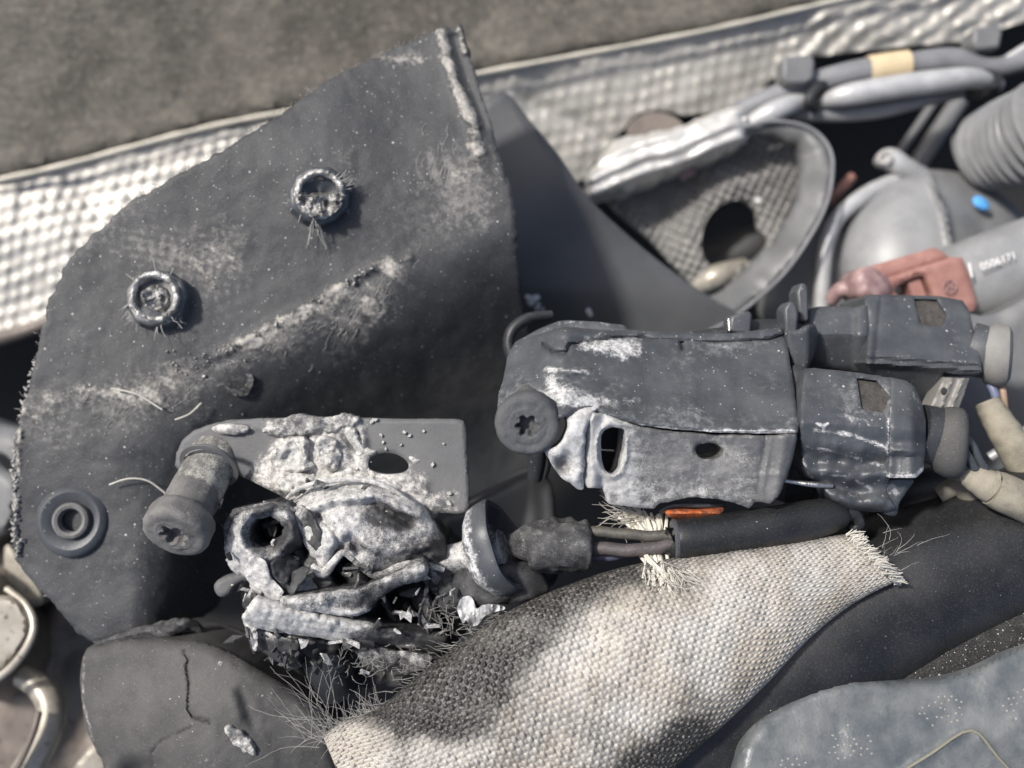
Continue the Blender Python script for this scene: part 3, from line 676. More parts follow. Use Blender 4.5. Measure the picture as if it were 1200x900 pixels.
# frayed cut edge, one fibre mat
mb = MB(); eo = resample(np.array(flap_out+[flap_out[0]])[26:46], 4, False)
c = eo.mean(0)
for p in eo:
    for _ in range(2):
        if RNG.random() < .45:
            q = p+RNG.normal(0, 2, 2); n2 = (p-np.array([260, 400])); n2 /= np.linalg.norm(n2)
            z0 = float(flap_z(np.array([p[0]]), np.array([p[1]]))[0])-.05
            hairs(mb, [P(q[0], q[1], z0)], [np.array([n2[0]+RNG.normal(0, .8), -n2[1]+RNG.normal(0, .8), RNG.normal(.1, .4)])], [RNG.uniform(.03, .10)], .005, .7, 3)
o = mb.build('edge_fray', M['fibre_grey'], t); tag(o, kind='stuff')
# pale thread clumps standing on the left edge
mb = MB()
for p in resample(np.array([(44, 425), (30, 470), (24, 510), (18, 545), (20, 585), (18, 620), (22, 650)]), 3, False):
    q = p+RNG.normal(0, 1.6, 2); v, f = tube([(q[0]-4, q[1]+RNG.normal(0, 4), -1.0), (q[0], q[1], -.86), (q[0]+5, q[1]-RNG.normal(0, 4), -.97)], [.8, 2.2*RNG.uniform(.5, 1.2), .8], 6, 3); mb.add(v, f)
tag(mb.build('edge_thread', M['fibre_grey'], t), kind='stuff')

def eyelet(cx, cy, z, R, lean, seedn, hollow):
    ax = np.array([lean[0], lean[1], 1.0]); ax /= np.linalg.norm(ax)
    rr = np.random.default_rng(seedn); ph = rr.uniform(0, 6, 4); r = R
    def dsp(Rr, h, T):
        k = 1+.025*np.sin(2*T+ph[0])+.02*np.sin(5*T+ph[1])+.02*np.sin(11*T+ph[3]); return Rr*k, h+.015*np.sin(3*T+ph[2])*(h > .05)
    e = mesh_obj('metal_eyelet', *lathe((cx, cy, z), ax, [(r*1.10, -.12), (r*1.08, .02), (r*1.03, .05), (r*1.05, .075), (r*1.02, .10), (r*1.03, .13), (r*.99, .17), (r*.9, .19), (r*.6, .16), (0, .1)], 72, dsp), M['shell'], FLAP, sharp=70)
    th = np.linspace(0, 2*np.pi, 72, endpoint=False)
    rim = [(r*.76+r*.12*math.cos(q), .21+.07*math.sin(q)) for q in np.linspace(-.6, 3.9, 12)]
    def rd(Rr, h, T):
        n1 = fbm(np.cos(T)*2+seedn, np.sin(T)*2, h*6, 2.6, 4)*1.5; cut = sstep(.2, .9, np.cos(T-(5.4 if hollow else 4.6)))*(1 if hollow else .6)
        return Rr*(1+.05*n1), h+.04*n1-.10*cut
    mesh_obj('rolled_rim', *lathe((cx, cy, z), ax, rim, 72, rd), M['steel_rim'], e, sharp=60)
    v = []; nr = 14
    n = np.cross(ax, (0, 1, 0)); n /= np.linalg.norm(n); b = np.cross(ax, n)
    if n[0] < 0: n = -n
    if b[1] < 0: b = -b
    for i in range(nr):
        q = i/(nr-1)*.80*r; x, y = q*np.cos(th), q*np.sin(th)
        hx = .17+.10*fbm(x*9+seedn, y*9, 0, 1.0, 3)+.07*ridged(x*9, y*9+seedn, 0, 1.0, 2)
        if hollow: hx = hx-.30*np.exp(-((x/.17)**2+((y-.10)/.06)**2))+.10*sstep(.05, -.05, y-.12*x+.09*fbm(x*6, y*6, 2, 1, 3))-.03+.05*fbm(x*14, y*14, 4, 1, 3)
        else: hx = hx+.05*np.exp(-(x*x+y*y)/.02)-.12*np.exp(-((q-.2)/.03)**2)
        v.append(np.array(V(cx, cy, z))+(x[:, None]*n+y[:, None]*b+hx[:, None]*ax))
    v = np.vstack(v)
    f = [(i*72+j, i*72+(j+1) % 72, (i+1)*72+(j+1) % 72, (i+1)*72+j) for i in range(nr-1) for j in range(72)]
    mesh_obj('crumpled_core', v, f, M['core'], e, sharp=22)
    mb = MB()
    tufts = ((math.radians(22), 30, .13, .16), (math.radians(262), 8, .30, .12), (math.radians(215), 10, .12, .3)) if hollow else ((math.radians(212), 30, .13, .2), (math.radians(275), 6, .2, .4), (math.radians(80), 3, .12, .5), (math.radians(310), 20, .07, .3))
    for a, n_h, L0, sp in tufts:
        for k in range(n_h):
            aa = a+rr.normal(0, sp); q = r*rr.uniform(.75, 1.02)
            s = np.array(V(cx, cy, z))+np.array([q*math.cos(aa), q*math.sin(aa), rr.uniform(.05, .25)])
            hairs(mb, [s], [np.array([math.cos(aa)+rr.normal(0, .25), math.sin(aa)+rr.normal(0, .25), rr.normal(-.05, .2)])], [L0*rr.uniform(.4, 1.4)], .008, .3, 4)
    tag(mb.build('frayed_fibre', M['fibre_mid'], e), kind='stuff')
M['steel_rim'] = plain('bright_worn_rim', (.62, .61, .58), (.22, .215, .205), .42, .6, 7, .9, 26, .5, .9, (.04, .04, .04))
M['fibre_mid'] = plain('mid_grey_fibre', (.36, .355, .335), (.28, .275, .26), .6, 0, 6, .0)
M['screw_ring'] = plain('worn_eyelet_metal', (.30, .30, .295), (.12, .12, .12), .38, .55, 5, .5, 30, .5, .5, (.04, .04, .04))
eyelet(374, 231, float(flap_z(np.array([374.]), np.array([231.]))[0])+.02, .355, (.24, -.04), 11, True)
eyelet(187, 352, float(flap_z(np.array([187.]), np.array([352.]))[0])+.02, .36, (.05, .10), 12, False)
GZ = float(flap_z(np.array([85.]), np.array([610.]))[0])+.02
g = mesh_obj('grommet', *lathe((85, 610, GZ), (.05, .1, 1), [(.46, -.1), (.455, .0), (.43, .05), (.36, .085), (.28, .06), (.24, .03), (.225, .09), (.20, .13), (.16, .12), (.135, .05), (.125, -.06), (0, -.07)], 64, lambda R, h, T: (R*(1+.012*np.sin(3*T)), h)), M['shell'], FLAP)
v, f = lathe((85, 610, GZ+.05), (.05, .1, 1), [(.225, .0), (.22, .085), (.19, .105), (.155, .09), (.135, .0)], 48); mesh_obj('inner_ring', v, f, M['screw'], g)
mb = MB()
for pts in ([(128, 568), (150, 561), (172, 563), (190, 575), (197, 582)], [(190, 480), (160, 462), (130, 455)], [(236, 472), (222, 485), (205, 492)]):
    v, f = tube([(x, y, float(flap_z(np.array([x*1.0]), np.array([y*1.0]))[0])+.10+.02*i) for i, (x, y) in enumerate(pts)], .9, 6, 6); mb.add(v, f)
tag(mb.build('loose_thread', M['fibre'], t), kind='stuff')
mb = MB()
def threads(n, cx, cy, sx, sy, slope, ang, da, L0, L1, r):
    for k in range(n):
        dx = RNG.normal(0, sx); x = cx+dx; y = cy+slope*dx+RNG.normal(0, sy)
        z0 = hz(flap_z, x, y); a = RNG.normal(ang, da); L = RNG.uniform(L0, L1); bend = RNG.normal(0, 2.2)
        v, f = tube([(x-L*math.cos(a)/2, y-L*math.sin(a)/2, hz(flap_z, x-L*math.cos(a)/2, y-L*math.sin(a)/2)-.004), (x+bend*math.sin(a), y-bend*math.cos(a), z0+.008), (x+L*math.cos(a)/2, y+L*math.sin(a)/2, hz(flap_z, x+L*math.cos(a)/2, y+L*math.sin(a)/2)-.004)], r, 4, 3); mb.add(v, f)
threads(70, 185, 462, 32, 11, -.25, 2.45, .16, 6, 20, .3)
threads(90, 425, 365, 24, 10, -.85, 2.05, .10, 8, 26, .3)
threads(24, 255, 300, 26, 22, 0, 2.3, .5, 5, 14, .3)
threads(26, 520, 190, 16, 14, 0, 1.75, .15, 8, 26, .34)
threads(40, 350, 385, 40, 12, -.5, 2.6, .4, 4, 12, .35)
tag(mb.build('bared_thread', M['fibre_grey'], t), kind='stuff')
def chips(name, mat, parent, spots, zfn, seedn=1, hk=1.0):
    mb = MB(); rr = np.random.default_rng(seedn)
    for x, y, s in spots:
        n = 9; a = np.linspace(0, 2*np.pi, n, endpoint=False); r = s*(1+rr.uniform(-.4, .4, n)); z0 = float(zfn(np.array([x*1.0]), np.array([y*1.0]))[0])
        st = rr.uniform(.5, 1); ro = rr.uniform(0, 3)
        px = x+r*np.cos(a)*np.cos(ro)-r*st*np.sin(a)*np.sin(ro); py = y+r*np.cos(a)*np.sin(ro)+r*st*np.sin(a)*np.cos(ro)
        ring = P(px, py, z0-.01); mid = P(x+(px-x)*.6, y+(py-y)*.6, z0+hk*s*.006+rr.uniform(0, .008, n)); top = P(x, y, z0+hk*s*.007)
        v = np.vstack([ring, mid, top[None]]); f = [(i, n+i, n+(i+1) % n, (i+1) % n) for i in range(n)]+[(n+i, 2*n, n+(i+1) % n) for i in range(n)]
        mb.add(v, [tuple(reversed(q)) for q in f], ash=.9)
    o = mb.build(name, mat, parent); tag(o, kind='stuff'); return o
sp = [(RNG.normal(300, 160), RNG.normal(330, 160), abs(RNG.normal(0, .45))+.4) for _ in range(420)]
fo = np.array(flap_out); k = inpoly(np.array([s[0] for s in sp]), np.array([s[1] for s in sp]), fo)
chips('dust_crumb', M['fibre_grey'], t, [s for s, q in zip(sp, k) if q and s[0] < 380+(450-s[1])*.5], flap_z)

cr = []
for k in range(95):
    u = RNG.random()**.8; q = np.array([(262, 415), (300, 396), (350, 368), (400, 340), (432, 316)]); i = min(3, int(u*4)); p = q[i]+(q[i+1]-q[i])*(u*4-i)
    cr.append((p[0]+RNG.normal(0, 3), p[1]+RNG.normal(0, 3.5), abs(RNG.normal(0, .8))+.6))
for k in range(30): cr.append((RNG.normal(235, 26), RNG.normal(418, 12), abs(RNG.normal(0, .7))+.5))
chips('scorch_crumb', M['ash_pale'], FLAP, cr, lambda x, y: flap_z(x, y)+.025, 15, 1.2)
sheet_obj('peeled_flap', M['flap'], FLAP, [(264, 452), (272, 456), (284, 455), (290, 444), (288, 438), (296, 440), (294, 454), (286, 464), (270, 462)], lambda x, y: flap_z(x, y)+.06, thick=.05, step=2.4, rag=1.5, ash=lambda x, y: .5+0*x)
# smooth rear panel
t = thing('rear_rubber_panel', (680, 300, -2.9), 'smooth blurred dark rubber panel between the torn flap and the silver pipe', 'rubber sheet')
def rear_z(x, y): return -3.25-.25*(x-600)/250+.25*np.exp(-(((x-640)*.75+(y-235)*.66)/70)**2)-.8*sstep(340, 450, y)*sstep(760, 640, x)-.2*sstep(330, 420, y)
sheet_obj('smooth_sheet', M['flap_rear'], t, [(560, 128), (572, 116), (590, 108), (602, 116), (622, 142), (655, 182), (690, 232), (735, 275), (780, 312), (835, 350), (870, 372), (850, 400), (790, 420), (690, 440), (590, 470), (570, 380), (560, 250)], rear_z, thick=.14, step=7, edge_r=.05)
chips('pale_flake', M['flake'] if 'flake' in M else M['fibre'], t, [(626, 350, 8), (630, 358, 6), (619, 348, 4), (690, 365, 6), (636, 362, 3)], lambda x, y: rear_z(x, y)+.02, 5, .3)
def rough(a, f, s): return lambda u, th: 1+a*fbm(u*f*3+s, np.cos(th)*f, np.sin(th)*f, 1.0, 4)

# ================================================================== BRACKET AND LONG SCREW
def hz(fn, x, y): return float(fn(np.array([x*1.0]), np.array([y*1.0]))[0])
def plate_z(x, y): return -.22+.0006*(x-380)+.015*fbm(x, y, 1, .02, 3)
def plate_ash(x, y):
    return blobs(x, y, [(345, 530, 30, 24, 1.0), (385, 525, 22, 22, .9), (340, 500, 45, 10, .55), (400, 497, 28, 9, .75), (275, 502, 24, 5, .7), (325, 560, 34, 22, .75), (400, 560, 60, 26, .8), (440, 575, 55, 22, .85),
        (462, 562, 30, 10, .45), (490, 590, 40, 16, .4), (425, 520, 8, 22, .5), (535, 590, 14, 14, .3), (410, 548, 22, 5, .5)])
t = thing('oval_hole_bracket', (380, 540, -.3), 'dull grey metal bracket with an oval hole and crusted pale ash', 'bracket')
BR = t
sheet_obj('plate', M['plate'], t, [(205, 545), (207, 530), (214, 515), (228, 504), (250, 496), (270, 492), (320, 490), (400, 489), (470, 491), (534, 491), (543, 493), (546, 500), (549, 560), (550, 594), (546, 600), (536, 602), (515, 601), (505, 612), (470, 628), (400, 626), (352, 606), (334, 584), (300, 566), (268, 552), (240, 562), (218, 562)],
          plate_z, thick=.14, step=3, smooth=False, holes=[[(431, 545), (436, 536), (449, 531), (463, 532), (475, 539), (479, 547), (474, 553), (460, 556), (444, 555), (434, 551)]], edge_r=.03, ash=plate_ash, crust=.09, seed=21, rag=.7)
tag(chips('ash_crumb', M['ash_pale'], t, [(447, 510, 2.5), (449, 518, 2.5), (452, 526, 2), (474, 507, 3), (480, 511, 2.5), (507, 544, 3.5), (528, 578, 3.5), (526, 590, 4), (440, 492, 4), (436, 494, 3), (476, 566, 3), (497, 505, 2), (520, 520, 1.6), (470, 521, 2)], lambda x, y: plate_z(x, y)+.02, 8), kind='stuff')
def ash_lump(outl, zb, hgt, seedn, rag=3, step=2.3, a0=.9):
    sheet_obj('ash_crust', M['ash_pale'], BR, outl, lambda x, y: zb+hgt*(.45+.75*fbm(x, y, seedn, .07, 4)+.45*ridged(x, y, seedn+2, .10, 3)), thick=abs(hgt)+.06, step=step, rag=rag, seed=seedn, edge_r=.06, ash=lambda x, y: a0+.3*fbm(x, y, seedn, .06, 3))
ash_lump([(318, 542), (321, 526), (336, 515), (352, 511), (363, 520), (360, 534), (368, 546), (352, 554), (334, 552)], -.19, .17, 101)
ash_lump([(371, 517), (384, 511), (396, 520), (399, 540), (389, 553), (378, 546), (370, 532)], -.19, .19, 102)
ash_lump([(308, 506), (322, 494), (346, 486), (376, 489), (402, 485), (420, 490), (412, 499), (400, 502), (392, 508), (372, 506), (350, 510), (328, 512)], -.20, .12, 103, 4, a0=.55)
ash_lump([(404, 502), (414, 500), (421, 513), (431, 524), (441, 530), (430, 535), (418, 527), (408, 516)], -.20, .11, 104, 3, a0=.7)
ash_lump([(322, 566), (345, 554), (376, 558), (404, 549), (424, 552), (440, 559), (462, 562), (476, 574), (456, 582), (420, 576), (380, 578), (345, 580)], -.19, .17, 105, 4, a0=.95)
ash_lump([(250, 500), (270, 496), (291, 500), (288, 507), (268, 509), (252, 506)], -.20, .06, 106, 1.5, a0=.7)
ash_lump([(478, 534), (490, 536), (496, 539), (486, 546), (480, 541)], -.19, .08, 107, 1, 1.8, a0=.8)
def star_screw(name, parent, base, tip, rs, rh, hh, mat, star=.145, seedn=0):
    b = np.array(V(*base)); e = np.array(V(*tip)); ax = e-b; L = np.linalg.norm(ax)
    prof = [(0, -.2), (rs, -.2)]+[(rs, h) for h in np.linspace(0, L-hh-.02, 14)]+[(rs*1.02, L-hh), (rh*.93, L-hh), (rh, L-hh+.04)]+[(rh, h) for h in np.linspace(L-hh+.08, L-.07, 4)]+[(rh*.97, L-.025), (rh*.9, L)]
    prof += [(rh*q, L+.012) for q in (.82, .74, .66, .6)]
    prof += [(q, L+.02) for q in np.linspace(rh*.56, .012, 30)]+[(0, L+.02)]
    def dsp(R, h, T):
        top = h > L-.01; rr = star*(1+.20*np.cos(6*T))
        dip = .13*sstep(rr+.02, rr-.012, R)*top
        x = R*np.cos(T); y = R*np.sin(T)
        nz = .022*fbm(x+seedn, y, h, 4, 4)+.012*fbm(x, y, h+seedn, 14, 3)
        inner = sstep(star*1.2, star*1.5, R)
        return R+np.where(top, 0, nz), h-dip+np.where(top, nz*inner, 0)+.012*fbm(x, y, 0, 20, 2)*top*(1-inner)
    v, f = lathe(b, ax, prof, 72, dsp, world=True)
    r = np.linalg.norm(v-b, axis=1)
    hh = (v-b) @ ax; sh = sstep(L-hh+.0, L-hh-.15, hh)
    ash = np.clip((.12+.48*sh)+.6*fbm(v[:, 0]+seedn, v[:, 1], v[:, 2], 2.2, 3), 0, 1)
    return mesh_obj(name, v, f, mat, parent, {'ash': ash}, sharp=50)
t = thing('long_screw', (245, 556, -.2), 'long scorched star socket screw sticking out of the left end of the oval hole bracket', 'screw')
star_screw('screw_body', t, (246, 545, -.3), (204, 627, .52), .30, .385, .28, M['screw'], .13, 3)
v, f = lathe((246, 545, -.14), np.array(V(204, 627, .52))-np.array(V(246, 545, -.3)), [(.30, 0), (.355, 0), (.36, .02), (.355, .035), (.30, .04)], 40)
mesh_obj('washer', v, f, M['plate'], t)

# ================================================================== BURNT CONNECTOR
t = thing('burnt_connector', (410, 670, -.3), 'melted burnt connector crusted with white ash hanging under the oval hole bracket', 'connector')
BC = t
def core_z(x, y): return -.75+.30*fbm(x, y, 6, .02, 4)+.35*ridged(x*.8+y*.5, (y-x*.4)*.6, 2, .022, 3)-.35*np.exp(-(((x-470)/45)**2+((y-715)/22)**2))-.4*np.exp(-(((x-385)/30)**2+((y-780)/30)**2))
sheet_obj('charred_core', M['char'], t, [(275, 610), (330, 590), (420, 590), (500, 610), (545, 650), (560, 700), (545, 740), (520, 770), (480, 800), (420, 806), (370, 800), (330, 770), (296, 745), (285, 705), (285, 660)], core_z, thick=.5, step=3.6, rag=5,
          ash=lambda x, y: blobs(x, y, [(450, 772, 60, 16, .6), (330, 650, 30, 30, .3), (520, 650, 20, 20, .4)]), crust=.05, seed=31, edge_r=.1)
def dome_bump(x, y):
    z = -.28+.62*np.sqrt(np.maximum(0, 1-np.minimum(1, (((x-430)/112)**2+((y-622)/64)**2))))
    z = z+.10*np.exp(-(segdist(x, y, [(350, 600), (390, 585), (440, 580), (490, 606)], False)/6)**2)-.09*np.exp(-(segdist(x, y, [(356, 612), (395, 595), (440, 590), (480, 612)], False)/5)**2)
    z = z-.09*blobs(x, y, [(452, 606, 24, 13, 1, 15)])+.10*fbm(x, y, 4, .03, 4)+.025*ridged(x, y, 1, .07, 2)+.02*fbm(x, y, 6, .15, 3)-.10*np.exp(-(segdist(x, y, [(372, 604), (392, 622), (398, 640)], False)/3.5)**2)+.07*np.exp(-(segdist(x, y, [(425, 640), (460, 646), (505, 640), (522, 655)], False)/5)**2)
    z = z-.16*np.exp(-(segdist(x, y, [(395, 646), (410, 632), (420, 648)], False)/6)**2)
    return z
def dome_ash(x, y): return .66+.35*fbm(x, y, 8, .02, 3)-blobs(x, y, [(450, 605, 24, 14, .95, 15), (476, 612, 12, 9, .9), (500, 640, 25, 12, .35), (412, 640, 14, 10, .5), (520, 650, 14, 20, .4)])
sheet_obj('melted_dome', M['char'], t, [(328, 592), (342, 574), (364, 562), (400, 556), (436, 562), (470, 576), (494, 594), (513, 620), (527, 646), (530, 660), (518, 668), (500, 660), (478, 658), (456, 668), (440, 672), (424, 662), (413, 652), (400, 644), (392, 652), (384, 668), (374, 666), (364, 650), (352, 630), (338, 612)],
          dome_bump, thick=.34, step=2.1, rag=3.0, ash=dome_ash, crust=.03, seed=33, edge_r=.13)
def ring_z(x, y):
    d = np.hypot((x-311)/1.0, (y-624)/.95)
    z = .10+.20*np.exp(-((d-31)/10)**2)+.11*fbm(x, y, 7, .045, 4)+.06*ridged(x, y, 3, .05, 2)+.025*fbm(x, y, 6, .15, 3)
    z = z-.0035*(y-640)*(y > 640)+.12*np.exp(-(segdist(x, y, [(300, 660), (330, 690), (360, 700)], False)/12)**2)
    z = z-.32*np.exp(-(((x-345)/12)**2+((y-655)/14)**2))-.25*np.exp(-(segdist(x, y, [(352, 600), (362, 630), (356, 650)], False)/5)**2)
    return z
def ring_ash(x, y): return .22+blobs(x, y, [(300, 672, 32, 24, .95), (340, 700, 40, 14, .9), (275, 650, 14, 30, .6), (290, 610, 16, 18, .35), (330, 604, 18, 8, .5), (372, 690, 20, 20, .5), (370, 620, 10, 18, .4)])
sheet_obj('socket_ring', M['char'], t, [(264, 628), (266, 610), (276, 598), (292, 594), (314, 588), (336, 588), (352, 594), (364, 608), (372, 628), (378, 652), (386, 672), (400, 690), (396, 706), (370, 712), (338, 712), (312, 704), (296, 692), (286, 676), (272, 668), (264, 648)],
          ring_z, thick=.7, step=2.1, rag=5.5, holes=[arc((312, 623), 20, 16, 16, -15)], ash=ring_ash, crust=.025, seed=35, edge_r=.09)
v, f = lathe((312, 624, -.32), (.1, .1, 1), [(.21, .2), (.20, -.1), (.19, -.35), (.15, -.5), (0, -.52)], 40, lambda R, h, T: (R*(1+.14*fbm(np.cos(T)*1.4, np.sin(T)*1.4, h*3, 1.5, 3)), h)); mesh_obj('socket_bore', v, f, M['rubber_dark'], t)
sheet_obj('drooping_tab', M['plate'], t, [(251, 690), (253, 682), (262, 676), (276, 672), (290, 668), (292, 680), (284, 682), (275, 688), (268, 697), (257, 699)], pl(-.32, 270, 685, -.1, .1), thick=.14, step=3, edge_r=.05)
def arm_z(x, y): return .26+.12*np.exp(-(segdist(x, y, [(340, 706), (420, 692), (450, 682), (494, 664)], False)/13)**2)+.07*fbm(x, y, 12, .05, 4)+.02*fbm(x, y, 6, .16, 3)
sheet_obj('upper_arm', M['char'], t, [(330, 700), (350, 698), (395, 692), (420, 690), (436, 682), (460, 672), (488, 656), (497, 654), (501, 666), (497, 678), (480, 684), (462, 690), (446, 702), (432, 716), (414, 722), (380, 719), (345, 714), (330, 710)],
          arm_z, thick=.32, step=2.2, rag=2.2, ash=lambda x, y: .44+.3*fbm(x, y, 8, .03, 3)+blobs(x, y, [(350, 704, 30, 12, .3), (400, 718, 40, 5, .5), (470, 675, 30, 8, .25)])-blobs(x, y, [(425, 706, 16, 7, .3)]), crust=.05, seed=37, edge_r=.06)
def arm2_z(x, y): return .30-.0022*(x-300)+.09*np.exp(-(segdist(x, y, [(300, 712), (420, 735), (522, 748)], False)/8)**2)-.010*np.maximum(0, y-(725+(x-300)*.14))+.04*fbm(x, y, 3, .06, 4)+.02*fbm(x, y, 16, .16, 3)
sheet_obj('lower_arm', M['char'], t, [(296, 702), (305, 700), (350, 712), (420, 727), (480, 738), (522, 741), (526, 750), (522, 762), (505, 766), (450, 756), (400, 752), (350, 744), (310, 738), (292, 732), (284, 724), (290, 714)],
          arm2_z, thick=.30, step=2.2, rag=2.2, ash=lambda x, y: .95*sstep(470, 400, x+(y-735)*1.6)+blobs(x, y, [(455, 746, 20, 4, .4), (478, 758, 16, 3, .7)]), crust=.05, seed=39, edge_r=.05)
sheet_obj('torn_curtain', M['char'], t, [(284, 720), (292, 722), (304, 738), (330, 742), (372, 748), (395, 752), (392, 772), (372, 778), (350, 762), (322, 768), (305, 764), (297, 766), (290, 745)], lambda x, y: -.22-.006*(y-720)+.16*ridged(x*2.2, y*.3, 5, .03, 3), thick=.2, step=2.8, rag=2.5,
          ash=lambda x, y: .15+blobs(x, y, [(288, 730, 6, 22, .7), (310, 745, 18, 8, .4), (352, 748, 30, 5, .4)]), crust=.03, seed=41, edge_r=.05)
for nm, pts, r in (('inner_fin', [(432, 652, -.2), (444, 668, -.3), (452, 690, -.5)], 4), ('inner_fin', [(395, 650, -.3), (405, 668, -.35), (418, 682, -.4)], 12), ('inner_fin', [(448, 702, -.35), (462, 724, -.4), (474, 742, -.45)], 5), ('inner_fin', [(478, 690, -.3), (496, 712, -.4), (500, 740, -.5)], 7), ('inner_fin', [(340, 630, -.1), (352, 650, -.1), (362, 676, -.15)], 7), ('inner_fin', [(366, 600, .0), (372, 624, .0), (384, 650, -.1)], 6)):
    v, f = tube(pts, r, 10, 6, disp=lambda u, th: 1+.25*np.sin(u*19)+.15*np.sin(th*3)); mesh_obj(nm, v, f, M['char'], t, {'ash': np.full(len(v), .22)})
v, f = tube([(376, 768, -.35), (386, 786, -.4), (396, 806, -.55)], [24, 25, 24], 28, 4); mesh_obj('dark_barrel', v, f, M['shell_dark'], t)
# thin folded walls and curled lips of melted plastic
def lip(nm, pts, r, ash, flat=1.0, mat='char', rg=.22):
    v, f = tube(pts, r, 14, 9, disp=rough(rg, 3.0, len(pts)+pts[0][0]*.1), flat=flat); mesh_obj(nm, v, f, M[mat], t, {'ash': np.clip(ash+.35*fbm(v[:, 0], v[:, 1], v[:, 2], 3, 3), 0, 1)})
def fold(nm, outl, z0, gx, gy, ash, th=.06, seedn=0, wob=.10):
    cx, cy = np.mean(outl, 0)
    sheet_obj(nm, M['char'], t, outl, lambda x, y: z0+gx*(x-cx)/100+gy*(y-cy)/100+wob*fbm(x, y, seedn, .05, 3)+.04*ridged(x, y, seedn+4, .06, 2), thick=th, step=2.2, rag=2.5, seed=seedn, edge_r=.02, ash=ash)
lip('curled_lip', [(366, 662, .10), (378, 672, .14), (390, 660, .18), (402, 648, .2), (414, 656, .2)], [3, 6, 5, 4, 3], .75)
lip('curled_lip', [(414, 656, .18), (428, 668, .16), (446, 674, .15), (468, 664, .16), (492, 660, .14), (520, 668, .06)], [3, 4, 5, 4.5, 4, 3], .6)
lip('curled_lip', [(336, 584, .06), (352, 572, .10), (384, 564, .14), (420, 562, .16), (452, 570, .16), (486, 592, .12)], [2, 3, 3.5, 3, 3.5, 2], .8)
lip('curled_lip', [(268, 640, .08), (266, 618, .14), (276, 602, .18), (296, 595, .2), (322, 592, .2), (346, 598, .18)], [3, 4, 4, 3.5, 4, 3], .35)
fold('torn_fold', [(340, 600), (352, 592), (366, 604), (376, 626), (380, 646), (372, 648), (360, 634), (348, 618)], .20, .6, -.3, lambda x, y: .12+.5*sstep(366, 350, x), .05, 3)
fold('torn_fold', [(318, 660), (334, 650), (350, 656), (346, 672), (332, 684), (322, 676)], .20, -.8, .4, lambda x, y: .05+0*x, .05, 5)
fold('torn_fold', [(336, 678), (352, 664), (362, 668), (352, 684), (344, 696), (336, 692)], .24, .9, .2, lambda x, y: .08+0*x, .05, 7)
fold('torn_fold', [(292, 652), (310, 656), (318, 676), (332, 694), (322, 704), (302, 692), (288, 674)], .28, .3, -.5, lambda x, y: .85+0*x, .06, 9)
fold('torn_fold', [(404, 660), (420, 664), (436, 690), (420, 690), (406, 682)], -.05, .6, -.6, lambda x, y: .18+0*x, .05, 11)
fold('torn_fold', [(500, 668), (524, 668), (532, 690), (518, 700), (502, 690)], -.1, .5, -.4, lambda x, y: .10+0*x, .05, 13)
fold('torn_fold', [(488, 690), (500, 694), (512, 724), (506, 744), (494, 724)], -.2, .8, -.2, lambda x, y: .10+0*x, .05, 15)
fold('torn_fold', [(286, 722), (296, 726), (302, 744), (300, 764), (293, 752)], .02, .9, -.3, lambda x, y: .8+0*x, .04, 17)
fold('torn_fold', [(300, 738), (326, 746), (350, 752), (344, 768), (322, 772), (306, 760)], -.1, .4, -.7, lambda x, y: .15+.5*sstep(756, 744, y), .04, 19)
fold('torn_fold', [(420, 756), (460, 762), (505, 768), (500, 780), (470, 792), (440, 788), (424, 776)], -.12, .2, -.5, lambda x, y: .35+.3*fbm(x, y, 2, .06, 3), .05, 21)
mb = MB(); rs = np.random.default_rng(91)
for k in range(150):
    c = [(345, 650, 16, 22), (360, 700, 34, 10), (420, 668, 20, 14), (500, 715, 22, 26), (320, 760, 22, 12), (400, 760, 40, 14), (300, 610, 22, 14), (480, 700, 28, 14), (385, 575, 40, 8), (290, 690, 10, 20)][rs.integers(10)]
    x, y = rs.normal(c[0], c[2]), rs.normal(c[1], c[3]); L = rs.uniform(.05, .17); Wd = L*rs.uniform(.25, .6); th = rs.uniform(.008, .02)
    m = Matrix.Rotation(rs.uniform(0, 6.28), 3, 'Z') @ Matrix.Rotation(rs.normal(0, .7), 3, 'X') @ Matrix.Rotation(rs.normal(0, .7), 3, 'Y')
    n = 7; a = np.sort(rs.uniform(0, 6.28, n)); rad = rs.uniform(.55, 1.1, n); px, py = L*rad*np.cos(a), Wd*rad*np.sin(a); pz = .35*px*px/L*rs.normal(0, 1)
    tp = np.stack([px, py, pz+th], -1); bt = np.stack([px, py, pz-th], -1)
    vv = np.array([m @ Vector(q) for q in np.vstack([tp, bt])])+np.array(V(x, y, rs.uniform(-.15, .25)))
    mb.add(vv, [tuple(range(n)), tuple(reversed(range(n, 2*n)))]+[(i, n+i, n+(i+1) % n, (i+1) % n) for i in range(n)], ash=float(rs.choice([.0, .15, .35, .7])))
tag(mb.build('charred_shard', M['char'], t, sharp=30), kind='stuff')
